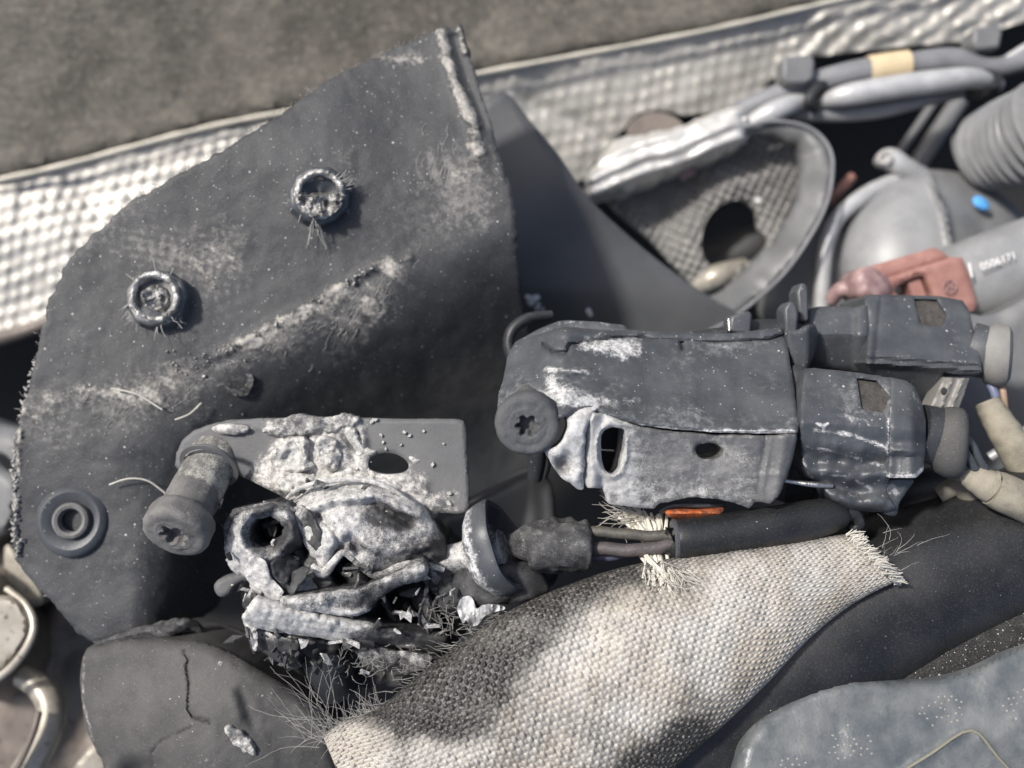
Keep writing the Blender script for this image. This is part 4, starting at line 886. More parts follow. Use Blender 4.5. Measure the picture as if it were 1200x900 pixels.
# ash grit lying loose
mb = MB()
for k in range(80):
    c = random.choice([(295, 672, 10, 8), (420, 600, 30, 12), (355, 708, 20, 3), (370, 728, 30, 3), (400, 562, 40, 8)])
    x, y = RNG.normal(c[0], c[2]), RNG.normal(c[1], c[3])
    zz = max(hz(dome_bump, x, y) if 340 < x < 515 and 565 < y < 655 else -.3, hz(arm_z, x, y) if 688+(500-x)*.06 < y+12 and 340 < x < 490 and y < 716 else -.3)
    zz = zz if zz > -.29 else (.0 if y < 690 else .15)
    s = RNG.uniform(.006, .017); m = Matrix.Rotation(RNG.uniform(0, 6), 3, (RNG.random(), RNG.random(), .3))
    vv = np.array([m @ Vector(q) for q in ((1, 0, 0), (-1, .2, 0), (0, 1, .1), (.1, -1, 0), (0, 0, .8), (0, .1, -.8))])*s*np.array([1.4, .8, .7])
    mb.add(vv+np.array(V(x, y, zz+.05)), [(0, 2, 4), (2, 1, 4), (1, 3, 4), (3, 0, 4), (2, 0, 5), (1, 2, 5), (3, 1, 5), (0, 3, 5)])
tag(mb.build('ash_grit', M['fibre'], t, smooth=False), kind='stuff')
mb = MB()
for k in range(130):
    x, y = RNG.normal(455, 34), RNG.normal(775, 10)
    hairs(mb, [P(x, y, -.15)], [np.array([RNG.normal(0, 1), RNG.normal(0, .7), RNG.uniform(0, .6)])], [RNG.uniform(.08, .22)], .004, .9, 5)
for k in range(60):
    x, y = RNG.normal(530, 14), RNG.normal(722, 14)
    hairs(mb, [P(x, y, .0)], [np.array([RNG.normal(0, 1), RNG.normal(0, .7), RNG.uniform(0, .6)])], [RNG.uniform(.08, .22)], .004, .6, 5)
tag(mb.build('burnt_fluff', M['fibre_grey'], t), kind='stuff')

# plug end of the burnt connector: neck, flange, boot
axv = np.array([.83, .40, .28])
v, f = tube([(508, 668, -.25), (535, 654, -.15), (560, 648, -.05), (590, 640, .05)], [20, 17, 18, 20], 28, 8, disp=rough(.35, 1.6, 2)); mesh_obj('scorched_neck', v, f, M['char'], t, {'ash': np.clip(.75-np.abs(v[:, 1]+1.98)*1.2, 0, 1)})
v, f = tube([(520, 712, -.35), (545, 692, -.2), (580, 680, -.05), (612, 680, .0), (636, 690, -.1)], [12, 26, 30, 24, 14], 32, 8, disp=rough(.3, 2, 5)); mesh_obj('scorched_skirt', v, f, M['char'], t, {'ash': np.full(len(v), .16)})
v, f = lathe((586, 640, .05), axv, [(.28, -.34), (.40, -.30), (.52, -.18), (.55, -.05), (.56, .06), (.54, .10), (.48, .09), (.40, -.02), (.30, -.10), (0, -.12)], 56, lambda R, h, T: (R*(1+.03*np.sin(3*T)+.02*np.sin(7*T)), h+.03*np.sin(2*T)))
mesh_obj('flange_cup', v, f, M['shell'], t, {'ash': np.where(v @ axv < (np.array(V(586, 640, .05)) @ axv)-.08, .8, .05)*np.clip(.8+.5*fbm(v[:, 0], v[:, 1], v[:, 2], 5, 3), 0, 1.2)})
v, f = tube([(600, 641, .05), (622, 636, .12), (640, 640, .16), (665, 640, .18), (688, 640, .18), (693, 640, .18)], [14, 24, 31, 31, 29, 22], 36, 10, disp=rough(.22, 2.2, 8))
mesh_obj('lumpy_boot', v, f, M['char'], t, {'ash': np.full(len(v), .26)})
sheet_obj('white_flake', M['flake_white'], t, [(536, 716), (540, 703), (549, 699), (555, 704), (559, 714), (566, 710), (578, 709), (591, 711), (589, 716), (576, 718), (566, 724), (560, 732), (551, 733), (546, 726), (543, 731)], lambda x, y: .12+.10*fbm(x, y, 3, .09, 3)+.12*ridged(x*1.6, y*.4, 3, .07, 2), thick=.03, step=1.8, rag=1.5)
# wires to the sleeve
for pts, r, m in (([(682, 622, .2), (715, 624, .26), (760, 628, .3), (800, 626, .3)], 6.5, 'wire_brown'), ([(684, 644, .2), (710, 643, .28), (745, 645, .32), (778, 640, .32), (805, 634, .3)], 8, 'wire_pink'), ([(686, 652, .12), (712, 652, .16), (740, 648, .18), (790, 640, .2)], 6, 'wire_blue')):
    v, f = tube(pts, r, 12, 8, disp=lambda u, th: 1+.06*np.sin(u*21+th)); mesh_obj('wire', v, f, M[m], t)

# ================================================================== HARNESS SLEEVE, CORD, CLIP
t = thing('taped_harness', (880, 622, .2), 'smooth black taped wire bundle lying along the top of the woven sleeve', 'cable')
v, f = tube([(788, 633, .3), (792, 633, .3), (830, 629, .3), (880, 622, .28), (930, 613, .24), (965, 606, .18), (984, 604, .1)], [14, 24, 25, 25, 24, 22, 17], 36, 8, disp=lambda u, th: 1+.018*fbm(u*14, np.cos(th)*1.2, np.sin(th)*1.2, 1, 3)); mesh_obj('tape_wrap', v, f, M['hose_dark'], t)
v, f = lathe(np.array(V(790, 633, .3)), (-.99, -.06, 0), [(.24, -.03), (.245, .0), (.22, .02), (.17, .012), (.0, -.03)], 32, world=True); mesh_obj('wrap_end', v, f, M['shell'], t)
v, f = tube([(978, 604, .1), (996, 600, .05), (1004, 612, .0), (996, 622, .0)], [14, 12, 10, 8], 16, 6, disp=rough(.2, 2, 3)); mesh_obj('melted_end', v, f, M['shell_dark'], t)
t = thing('frayed_cord', (775, 640, .1), 'frayed white fibre cord passing behind the scorched wires', 'cord')
mb = MB()
for k in range(34):
    o1, o2, o3 = RNG.normal(0, 8), RNG.normal(0, 8), RNG.normal(0, 12)
    v, f = tube([(750+o1*1.6, 604+RNG.normal(0, 3), -.02), (760+o1, 622, .08+RNG.normal(0, .05)), (768+o2*.8, 648, .22+RNG.normal(0, .05)), (776+o3, 682+RNG.normal(0, 6), .80)], [1.8, 2.4, 2.4, 1.2], 6, 6); mb.add(v, f)
tag(mb.build('cord_strand', M['fibre_cream'], t), kind='stuff')
mb = MB()
for k in range(60):
    hairs(mb, [P(752+RNG.normal(0, 6), 606+RNG.normal(0, 5), .05)], [np.array([-1+RNG.normal(0, .4), .25+RNG.normal(0, .35), RNG.normal(.2, .2)])], [RNG.uniform(.2, .65)], .006, .5, 6)
for k in range(50):
    hairs(mb, [P(785+RNG.normal(0, 12), 672+RNG.normal(0, 5), .78)], [np.array([RNG.normal(.4, .6), -.6+RNG.normal(0, .4), RNG.normal(.2, .3)])], [RNG.uniform(.1, .4)], .006, .6, 5)
tag(mb.build('loose_fibre', M['fibre'], t), kind='stuff')
t = thing('orange_clip', (805, 603, .1), 'small glossy orange clip half hidden above the taped wire bundle', 'clip')
sheet_obj('clip_body', M['orange'], t, [(780, 598), (792, 595), (815, 597), (845, 594), (846, 600), (828, 608), (800, 610), (784, 606)], lambda x, y: .18+.12*np.exp(-((y-601)/5)**2), thick=.2, step=3, edge_r=.04)
v, f = tube([(774, 600, .1), (790, 592, .2), (826, 592, .2), (850, 592, .1)], 3.2, 10, 6); mesh_obj('clip_edge', v, f, M['shell'], t)

# ================================================================== SOOTY HOUSING
t = thing('sooty_housing', (770, 490, .1), 'boxy soot covered connector housing with a pale scorched front panel', 'connector housing')
HS = t
def ridge_y(x): return np.interp(x, [600, 660, 700, 760, 840, 935], [470, 468, 482, 496, 503, 503])
def shell_z(x, y):
    ry = ridge_y(x)
    z = .72-(ry-y)/100*1.02
    z = z-.55*sstep(668, 585, x)+.0
    z = z-.05*np.exp(-((y-ry)/5)**2)*0+.03*np.exp(-((ry-y-3)/5)**2)
    z = z-.10*np.exp(-(segdist(x, y, [(637, 404), (648, 412), (664, 414), (668, 404), (720, 396), (795, 394)], False)/2.2)**2)
    z = z-.12*np.exp(-(segdist(x, y, [(799, 398), (800, 410)], False)/2.0)**2)
    z = z+.05*sstep(400, 394, y-.02*(x-750))*sstep(640, 670, x)*sstep(800, 794, x)
    z = z+.02*fbm(x, y, 9, .02, 4)+.012*fbm(x, y, 2, .09, 3)+.02*np.exp(-((x-643)/1.5)**2)*sstep(470, 450, y)
    z = z+.05*np.exp(-(segdist(x, y, [(633, 437), (660, 440), (690, 434)], False)/2.5)**2)
    return z
def shell_ash_glint(x, y):
    return blobs(x, y, [(700, 404, 26, 11, .75), (735, 408, 20, 16, .75), (640, 465, 24, 10, .4), (665, 462, 18, 12, .9), (645, 445, 8, 18, .6), (690, 470, 16, 8, .9), (850, 404, 26, 8, .25), (795, 480, 40, 10, .22), (730, 470, 30, 12, .25)])+strokes(x, y, [([(700, 486), (740, 500), (800, 506), (930, 506)], 3.5, .75), ([(640, 432), (690, 437)], 3, .6), ([(596, 420), (620, 398), (655, 380)], 3, .2)])  # besides the ash, the long ridge stroke paints an edge highlight
sheet_obj('top_shell', M['shell'], t, [(583, 478), (584, 462), (590, 444), (594, 420), (602, 404), (622, 394), (655, 384), (664, 383), (700, 386), (760, 389), (840, 391), (902, 388), (918, 390), (922, 400), (930, 450), (936, 498), (935, 508), (900, 508), (845, 507), (790, 503), (750, 498), (712, 488), (700, 482), (688, 478), (668, 486), (650, 492), (630, 500), (605, 500), (590, 492)],
          shell_z, thick=.9, step=2.8, smooth=False, edge_r=.05, ash=shell_ash_glint, crust=.025, seed=51, rag=.6, extra={'dust': lambda x, y: np.clip(.05+.28*np.exp(-((ridge_y(x)-y-8)/14)**2)+.22*fbm(x, y, 4, .02, 4)+blobs(x, y, [(860, 405, 40, 14, .3), (690, 440, 30, 14, .25), (720, 455, 30, 8, .3, -30)]), 0, 1)})
def front_z(x, y):
    z = .78-(y-ridge_y(x))/100*.30
    fr = np.exp(-((x-693-.02*(y-500))/6)**2)+np.exp(-((x-921+.16*(y-510))/9)**2)
    z = z+.07*fr-.07*sstep(904, 898, x+.16*(y-510))*sstep(699, 708, x)
    z = z+.09*fbm(x, y, 3, .018, 4)*sstep(700, 720, x)*sstep(905, 890, x)+.035*ridged(x, y*1.6, 5, .05, 3)*sstep(535, 560, y)+.022*ridged(x*.6, y*1.5, 15, .11, 3)*sstep(700, 720, x)*sstep(900, 885, x)
    d1 = np.hypot((x-717)/17, (y-527)/30); z = z+.05*np.exp(-((d1-1.05)/.15)**2)
    return z
def front_ash(x, y):
    return .20+.30*sstep(545, 585, y)*sstep(700, 740, x)+.75*sstep(765, 715, x)-.6*sstep(893, 903, x+.16*(y-510))+blobs(x, y, [(725, 560, 18, 14, .5), (745, 525, 30, 20, .25), (860, 535, 30, 16, .2), (700, 500, 14, 12, .3), (690, 545, 8, 30, .25)])-blobs(x, y, [(722, 580, 14, 10, .5), (770, 525, 24, 8, .2), (880, 520, 20, 10, .25), (915, 550, 10, 40, .35)])
sheet_obj('front_panel', M['silver_ash'], t, [(684, 540), (686, 505), (694, 484), (706, 484), (745, 499), (790, 505), (845, 509), (900, 510), (934, 509), (930, 535), (922, 560), (912, 582), (902, 590), (884, 588), (878, 596), (862, 590), (840, 584), (806, 583), (772, 590), (766, 596), (735, 594), (712, 590), (706, 572), (690, 572), (684, 565)],
          front_z, thick=.7, step=2.6, smooth=False, rag=1.6, holes=[[(705, 535), (704, 516), (709, 505), (718, 501), (729, 502), (733, 508), (730, 530), (726, 548), (719, 556), (711, 553), (707, 546)], [(815, 528), (820, 521), (832, 519), (842, 522), (848, 529), (842, 536), (828, 538), (819, 535)]], ash=front_ash, crust=.03, seed=53, edge_r=.035)
# inside of the slot
v, f = prism([(698, 498), (740, 500), (740, 562), (698, 562)], -.3, -.1); mesh_obj('slot_back', v, f, M['rubber_dark'], t, sharp=30)
v, f = tube([(728, 502, .25), (726, 526, .25), (719, 552, .25)], 4, 12, 5); mesh_obj('slot_rail', v, f, M['plate'], t)
v, f = tube([(704, 527, .2), (720, 528, .2)], 1.2, 8, 2); mesh_obj('slot_pin', v, f, M['steel'], t)
# melted web beside the screw
sheet_obj('melted_web', M['web'], t, [(612, 466), (630, 464), (652, 468), (668, 462), (688, 464), (704, 474), (694, 486), (688, 500), (686, 520), (684, 560), (682, 574), (668, 566), (654, 556), (645, 540), (640, 528), (652, 522), (662, 510), (666, 496), (660, 484), (648, 474), (630, 470)],
          lambda x, y: .80-.0100*np.maximum(0, 492-y)-.004*np.maximum(0, y-510)-.35*sstep(650, 610, x)+.05*fbm(x, y, 3, .04, 4)+.08*ridged(x, y, 8, .045, 2)-.18*blobs(x, y, [(660, 545, 9, 10, 1)]), thick=.5, step=2.4, rag=2, ash=lambda x, y: .95-blobs(x, y, [(658, 546, 14, 16, .7), (684, 545, 6, 30, .4)]), crust=.03, seed=55, edge_r=.06)
# upper rim and back parts
sheet_obj('top_rim', M['shell'], t, [(592, 432), (596, 414), (604, 401), (628, 387), (655, 376), (664, 375), (700, 377), (732, 381), (736, 386), (790, 390), (850, 391), (916, 384), (918, 391), (902, 397), (850, 401), (800, 400), (740, 396), (680, 393), (655, 398), (636, 402), (618, 408), (606, 416), (600, 434)], lambda x, y: -.33-.3*sstep(650, 590, x)+.004*(y-385)+.02*fbm(x, y, 3, .05, 3), thick=.5, step=3, smooth=False, edge_r=.04, rag=.4, ash=lambda x, y: strokes(x, y, [([(655, 377), (700, 378), (730, 382)], 2, .35)]), extra={'dust': lambda x, y: x*0+.15})  # the ash stroke paints a highlight on the upper edge
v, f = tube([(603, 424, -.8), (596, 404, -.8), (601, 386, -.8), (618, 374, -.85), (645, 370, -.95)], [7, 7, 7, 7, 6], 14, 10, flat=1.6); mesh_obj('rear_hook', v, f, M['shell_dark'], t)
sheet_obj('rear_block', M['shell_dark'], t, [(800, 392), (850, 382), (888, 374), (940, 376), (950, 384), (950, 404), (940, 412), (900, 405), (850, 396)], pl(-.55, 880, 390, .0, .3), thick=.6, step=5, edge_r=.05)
v, f = prism([(855, 388), (857, 370), (878, 364), (882, 368), (880, 392)], -.8, -.35); bevel_obj(mesh_obj('raised_tab', v, f, M['shell'], t, sharp=30), .03)
v, f = tube([(854, 374, -.4), (855, 388, -.36)], 2, 8, 2); mesh_obj('bright_pin', v, f, M['steel'], t)
for poly, z in (([(919, 362), (926, 352), (933, 356), (936, 366), (934, 396), (921, 396)], -.30), ([(934, 342), (939, 331), (946, 333), (948, 344), (948, 376), (938, 378)], -.55)):
    v, f = prism(poly, z-.4, z); bevel_obj(mesh_obj('latch_post', v, f, M['shell'], t, sharp=30), .03)
sheet_obj('latch_cup', M['shell'], t, [(922, 390), (936, 386), (950, 380), (957, 384), (958, 400), (953, 418), (944, 436), (932, 438), (926, 420)], lambda x, y: -.22-.25*sstep(945, 960, x)-.003*(y-390), thick=.5, step=3, edge_r=.06)
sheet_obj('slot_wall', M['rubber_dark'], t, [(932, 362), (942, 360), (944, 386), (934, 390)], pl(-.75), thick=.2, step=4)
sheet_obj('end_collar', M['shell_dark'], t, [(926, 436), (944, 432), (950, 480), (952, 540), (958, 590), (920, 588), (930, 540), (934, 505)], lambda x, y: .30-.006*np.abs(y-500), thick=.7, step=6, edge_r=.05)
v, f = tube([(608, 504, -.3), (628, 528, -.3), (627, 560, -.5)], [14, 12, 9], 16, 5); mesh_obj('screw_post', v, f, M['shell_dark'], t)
t = thing('housing_screw', (621, 490, .5), 'flat sooty screw head with a star socket at the left end of the housing', 'screw')
star_screw('screw_body', t, (622, 468, -.1), (618, 499, .86), .24, .355, .24, M['shell_screw'], .10, 9)
t = thing('steel_pin', (940, 566, .3), 'thin bright steel pin between the housing and the front plug', 'pin')
v, f = tube([(912, 562, .32), (930, 565, .34), (955, 568, .34), (975, 569, .3)], [2.6, 2.6, 3.6, 3.2], 12, 5); mesh_obj('pin_shaft', v, f, M['steel'], t)

# ================================================================== PLUGS
def plug_front_z(x, y):
    ry = np.interp(x, [930, 1040, 1090], [494, 500, 506])
    z = np.where(y < ry, .70-(ry-y)/100*.95, .70-(y-ry)/100*.55)
    z = .70-np.log(np.exp((.70-z)*14)+1)/14+.05
    mel = sstep(505, 540, y)
    z = z+.02*mel*ridged(x, y, 9, .12, 3)+mel*(.16*np.sin((y-.12*x)/5.2+2.2*fbm(x, y, 2, .02, 3))*.45+.10*fbm(x, y, 7, .04, 4))
    z = z+.02*fbm(x, y, 3, .05, 3)
    return z
win_f = [(1004, 443), (1028, 446), (1045, 468), (1038, 484), (1010, 480)]
t = thing('front_plug', (1010, 510, .2), 'scorched dark plug with melted ridges plugged into the right end of the housing', 'plug')
sheet_obj('plug_body', M['shell'], t, [(942, 436), (952, 431), (1000, 436), (1046, 443), (1044, 500), (1042, 560), (1040, 580), (1050, 596), (1040, 600), (1016, 600), (996, 598), (975, 586), (960, 566), (948, 560), (940, 540), (937, 500)], plug_front_z, thick=.9, step=2.6, smooth=False, rag=.8, edge_r=.03, seed=61, holes=[win_f], hsmooth=False,
          ash=lambda x, y: strokes(x, y, [([(955, 504), (1000, 510), (1038, 524)], 3, .6), ([(945, 524), (980, 530), (1030, 545)], 2.5, .5), ([(960, 555), (1000, 560), (1020, 572)], 3, .4), ([(1042, 490), (1041, 555)], 2.5, .6), ([(958, 497), (966, 500), (970, 497)], 2, .8)])+blobs(x, y, [(1005, 490, 26, 9, .38, 15), (985, 452, 16, 10, .2), (1000, 580, 22, 12, .25)]), crust=.02, extra={'dust': lambda x, y: np.clip(.06+.25*fbm(x, y, 4, .03, 4)+.4*sstep(500, 480, y)*sstep(440, 470, y)*sstep(970, 1000, x), 0, 1)})  # the ash blob below the window paints a glossy sheen
v, f = sheet([(998, 438), (1032, 440), (1050, 468), (1042, 490), (1004, 486)], lambda x, y: plug_front_z(x, y)-.11+.05*fbm(x, y, 3, .12, 3), thick=.2, step=2.4, smooth=False)[:2]; mesh_obj('window_recess', v, f, M['char_brown'], t, {'ash': np.full(len(v), .12)})
sheet_obj('end_section', M['shell'], t, [(1044, 442), (1062, 446), (1072, 454), (1080, 472), (1085, 492), (1085, 520), (1082, 552), (1074, 560), (1052, 560), (1041, 560), (1043, 510)], lambda x, y: plug_front_z(x, np.minimum(y, 535))+.03-.25*sstep(1066, 1090, x), thick=.9, step=3, smooth=False, edge_r=.025, seed=63, rag=.4,
          ash=lambda x, y: strokes(x, y, [([(1042, 558), (1074, 559), (1084, 548)], 3.5, .9), ([(1044, 470), (1043, 550)], 2, .4), ([(1068, 452), (1084, 500)], 2.5, .35)])+blobs(x, y, [(1062, 480, 12, 10, .2)]), crust=.01)  # the ash stroke along the bottom edge paints its highlight
sheet_obj('latch_arm', M['shell'], t, [(1040, 562), (1070, 562), (1064, 574), (1054, 590), (1050, 604), (1034, 600), (1030, 580)], pl(.25, 1050, 580, 0, -.3), thick=.4, step=3, edge_r=.04, ash=lambda x, y: blobs(x, y, [(1050, 576, 8, 10, .5)]), seed=2)
v, f = tube([(1076, 506, .1), (1092, 510, .1), (1110, 514, .1)], [33, 34, 34], 36, 4); mesh_obj('seal_tube', v, f, M['shell_dark'], t)
v, f = lathe((1108, 518, .1), (.93, -.05, .36), [(.30, -.14), (.36, -.10), (.41, .0), (.415, .10), (.40, .17), (.34, .22), (.22, .24), (0, .22)], 48, lambda R, h, T: (R*(1+.02*np.sin(2*T)), h)); mesh_obj('seal_cap', v, f, M['boot'], t)
for pts in ([(1118, 512, .15), (1136, 518, .22), (1148, 540, .18), (1160, 560, .1)], [(1118, 526, .2), (1132, 532, .3), (1142, 548, .22)], [(1114, 538, .12), (1130, 546, .16), (1146, 556, .1)]):
    v, f = tube(pts, 5, 12, 8); mesh_obj('wire', v, f, M['shell'], t)

def plug_rear_z(x, y):
    ry = np.interp(x, [940, 1010, 1150], [408, 418, 428])
    z = np.where(y < ry, -.38-(ry-y)/100*.8, -.38-(y-ry)/100*1.3)
    z = z+.07*np.exp(-((y-ry-7)/2.5)**2)-.04*np.exp(-((y-ry-1)/2)**2)+.03*sstep(1030, 1024, x+.1*(y-400))-.03*np.exp(-((x-1027+.1*(y-400))/1.8)**2)+.012*fbm(x, y, 3, .05, 3)
    return z
win_r = [(1071, 350), (1098, 351), (1110, 370), (1103, 383), (1079, 381)]
t = thing('rear_plug', (1070, 410, -.8), 'dark dusty plug with a hexagonal recess sitting behind the front plug', 'plug')
sheet_obj('plug_body', M['shell'], t, [(1013, 350), (1020, 345), (1060, 346), (1100, 347), (1128, 352), (1136, 364), (1144, 400), (1150, 428), (1151, 437), (1140, 441), (1106, 436), (1096, 470), (1088, 494), (1060, 480), (1030, 460), (1014, 430), (1017, 400), (1018, 376)], plug_rear_z, thick=1.0, step=3, smooth=False, edge_r=.025, holes=[win_r], hsmooth=False, seed=65, rag=.3,
          ash=lambda x, y: strokes(x, y, [([(1110, 437), (1150, 437)], 2.5, .7), ([(1020, 420), (1145, 425)], 2, .25), ([(1022, 350), (1018, 380)], 3, .2)])+blobs(x, y, [(1070, 400, 40, 10, .14), (1120, 395, 8, 26, .25), (1040, 350, 30, 3, .3)]))
v, f = sheet([(1066, 346), (1102, 347), (1116, 370), (1108, 390), (1074, 388)], lambda x, y: plug_rear_z(x, y)-.09+.05*fbm(x, y, 3, .12, 3), thick=.2, step=2.6, smooth=False)[:2]; mesh_obj('window_recess', v, f, M['char_brown'], t, {'ash': np.full(len(v), .14)})
sheet_obj('neck', M['shell'], t, [(946, 362), (960, 359), (1004, 360), (1016, 356), (1020, 400), (1014, 436), (990, 434), (950, 428), (944, 400)], lambda x, y: -.62-np.abs(y-392)/100*.7-.08*sstep(1000, 1006, x)*-1, thick=.9, step=4, smooth=False, edge_r=.05, seed=67, ash=lambda x, y: blobs(x, y, [(975, 376, 25, 4, .22)]))
sheet_obj('latch_panel', M['latch'], t, [(1106, 442), (1136, 443), (1130, 462), (1122, 482), (1114, 480), (1090, 477), (1098, 460)], lambda x, y: -.55+.05*(np.abs(np.sin((x+.4*y-1300)/4.2))**4)*sstep(1110, 1114, x+.4*(y-450)), thick=.3, step=2.2, smooth=False, edge_r=.02)
v, f = lathe((1106, 458, -.50), (0, 0, 1), [(0, .012), (.03, .012), (.042, .0), (0, -.01)], 14); mesh_obj('latch_dimple', v, f, M['rubber_dark'], t)
v, f = tube([(1086, 488, -.5), (1106, 486, -.46), (1124, 486, -.5)], [4, 4, 4], 10, 5); mesh_obj('latch_lip', v, f, M['shell'], t)
v, f = tube([(1135, 408, -.85), (1150, 412, -.8), (1166, 416, -.78)], [31, 31, 30], 36, 4); mesh_obj('seal_tube', v, f, M['shell'], t)
v, f = lathe((1164, 416, -.75), (.92, -.05, .38), [(.25, -.14), (.34, -.10), (.385, .0), (.39, .10), (.37, .16), (.30, .20), (.18, .21), (0, .20)], 48); mesh_obj('seal_cap', v, f, M['seal_light'], t)
v, f = tube([(1158, 446, -.8), (1166, 462, -.75), (1172, 486, -.8)], 5, 12, 5); mesh_obj('blue_wire', v, f, M['wire_blue_bright'], t)
v, f = tube([(1172, 444, -.8), (1176, 462, -.75), (1178, 486, -.8)], 4, 12, 5); mesh_obj('orange_wire', v, f, M['wire_tan'], t)
t = thing('upper_cable_sleeve', (1180, 500, -.7), 'cream fabric cable sleeve coming down from the rear plug seal', 'cable sleeve', 'cream cable sleeves at the right edge')
v, f = tube([(1157, 470, -.75), (1163, 482, -.72), (1180, 510, -.68), (1205, 548, -.65), (1290, 680, -.6)], [14, 16, 19, 22, 24], 32, 8, disp=lambda u, th: 1+.02*np.sin(u*150)); mesh_obj('sleeve_body', v, f, M['cream_sleeve'], t)
t = thing('lower_cable_sleeve', (1170, 570, .0), 'cream dusty cable sleeve leaving the front plug seal towards the lower right', 'cable sleeve', 'cream cable sleeves at the right edge')
v, f = tube([(1128, 553, .05), (1136, 556, .08), (1160, 570, .1), (1190, 584, .1), (1420, 690, .1)], [11, 15, 19, 23, 25], 32, 8, disp=lambda u, th: 1+.02*np.sin(u*150)); mesh_obj('sleeve_body', v, f, M['cream_sleeve'], t)

# dark shapes under the plugs
t = thing('under_duct', (1090, 580, -.7), 'dark smooth duct below the plugs at the right', 'duct')
v, f = tube([(1010, 640, -1.3), (1060, 606, -1.1), (1120, 590, -1.0), (1180, 600, -1.0), (1260, 620, -1.0)], [40, 44, 46, 44, 44], 36, 8); mesh_obj('duct_body', v, f, M['hose_dark'], t)
v, f = tube([(1100, 580, -.5), (1124, 570, -.42), (1140, 592, -.42), (1120, 602, -.5)], [10, 12, 11, 8], 14, 6); mesh_obj('duct_fold', v, f, M['cream_dark'], t)
v, f = tube([(1150, 588, -.4), (1170, 586, -.35), (1186, 592, -.4)], 4, 10, 6); mesh_obj('bright_clip', v, f, M['chrome'], t)
t = thing('grey_box', (1160, 420, -2.2), 'blurred grey box behind the rear plug at the right edge', 'box')
sheet_obj('box_body', M['plastic_mid'], t, [(1090, 380), (1160, 370), (1260, 350), (1260, 620), (1100, 600)], pl(-2.4, 1180, 450, .1, -.1), thick=.8, step=14, edge_r=.1)
v, f = tube([(1160, 536, -1.6), (1190, 516, -1.5), (1230, 480, -1.5)], 6, 12, 4); mesh_obj('pale_edge', v, f, M['cable_silver'], t)
t = thing('dark_block', (590, 600, -1.2), 'smooth dark rounded plastic block between the bracket and the housing', 'block')
sheet_obj('block_body', M['block'], t, [(505, 690), (514, 612), (540, 596), (590, 570), (615, 558), (632, 557), (644, 566), (650, 582), (652, 640), (640, 690)], lambda x, y: -1.05-.25*sstep(640, 560, y)-.10*sstep(622, 640, x), thick=1.0, step=4, edge_r=.12)
v, f = tube([(634, 558, -1.15), (636, 540, -1.1), (630, 520, -1.1)], [8, 10, 10], 14, 5); mesh_obj('block_stem', v, f, M['block'], t)

# ================================================================== BOTTOM: HOSES, PAD, BOOT, WOVEN SLEEVE
t = thing('big_dark_hose', (1000, 740, -.6), 'large smooth black hose running diagonally under the woven sleeve', 'hose')
v, f = tube([(660, 960, -1.0), (800, 850, -.9), (930, 760, -.8), (1060, 690, -.75), (1180, 640, -.75), (1290, 600, -.8), (1550, 520, -.9)], [95, 98, 100, 92, 86, 84, 84], 60, 12, disp=lambda u, th: 1+.02*fbm(u*6, np.cos(th), np.sin(th), 1.2, 3)); mesh_obj('hose_body', v, f, M['hose_dark'], t)
t = thing('gritty_hose', (1090, 780, -.4), 'narrow black hose with a gritty surface beside the blue grey pad', 'hose')
v, f = tube([(780, 960, -.5), (860, 880, -.45), (960, 825, -.4), (1060, 785, -.4), (1150, 745, -.4), (1280, 690, -.4), (1520, 600, -.5)], [40, 40, 38, 40, 42, 42, 42], 48, 14, disp=lambda u, th: 1+.02*fbm(u*60, np.cos(th)*3, np.sin(th)*3, 1, 3)); mesh_obj('hose_body', v, f, M['grit'], t)

def pad_z(x, y):
    z = .25+.28*sstep(780, 900, y+.12*(x-1050))+.10*fbm(x, y, 3, .008, 3)+.02*fbm(x, y, 1, .05, 3)
    z = z+.05*np.exp(-(segdist(x, y, [(1040, 915), (1138, 856), (1204, 925)], False)/4)**2)
    return z
t = thing('rubber_pad', (1050, 850, .2), 'shiny blue grey rubber pad with dotted patches and a raised diamond line at bottom right', 'pad')
sheet_obj('pad_body', M['pad'], t, [(852, 960), (862, 905), (870, 868), (892, 840), (930, 816), (975, 802), (1010, 797), (1060, 798), (1100, 794), (1140, 783), (1170, 768), (1200, 756), (1260, 735), (1480, 690), (1480, 1100), (852, 1100)], pad_z, thick=.5, step=5, edge_r=.16)
mb = MB()
for cx, cy, nx, ny in ((998, 872, 7, 6), (1104, 836, 7, 5), (1196, 828, 5, 5), (925, 905, 6, 4)):
    for i in range(nx):
        for j in range(ny):
            x = cx+(i-nx/2)*7.6+(j % 2)*3.8+RNG.normal(0, 1.1); y = cy+(j-ny/2)*7.4-.15*(x-cx)+RNG.normal(0, 1.1)
            if (((x-cx)/(nx*4))**2+((y-cy)/(ny*4))**2) > 1.1 or RNG.random() < .28: continue
            v, f = lathe((x, y, hz(pad_z, x, y)-.01), (0, 0, 1), [(q*RNG.uniform(.9, 1.1), hh) for q, hh in ((.021, 0), (.018, .008), (.010, .012), (0, .013))], 8); mb.add(v, f)
tag(mb.build('raised_dot', M['pad_dot'], t), kind='stuff')
v, f = tube([(x, y, hz(pad_z, x, y)+.0) for x, y in ((1040, 915), (1090, 884), (1138, 856), (1170, 888), (1204, 925))], 1.8, 8, 4); mesh_obj('diamond_line', v, f, M['pad_line'], t)

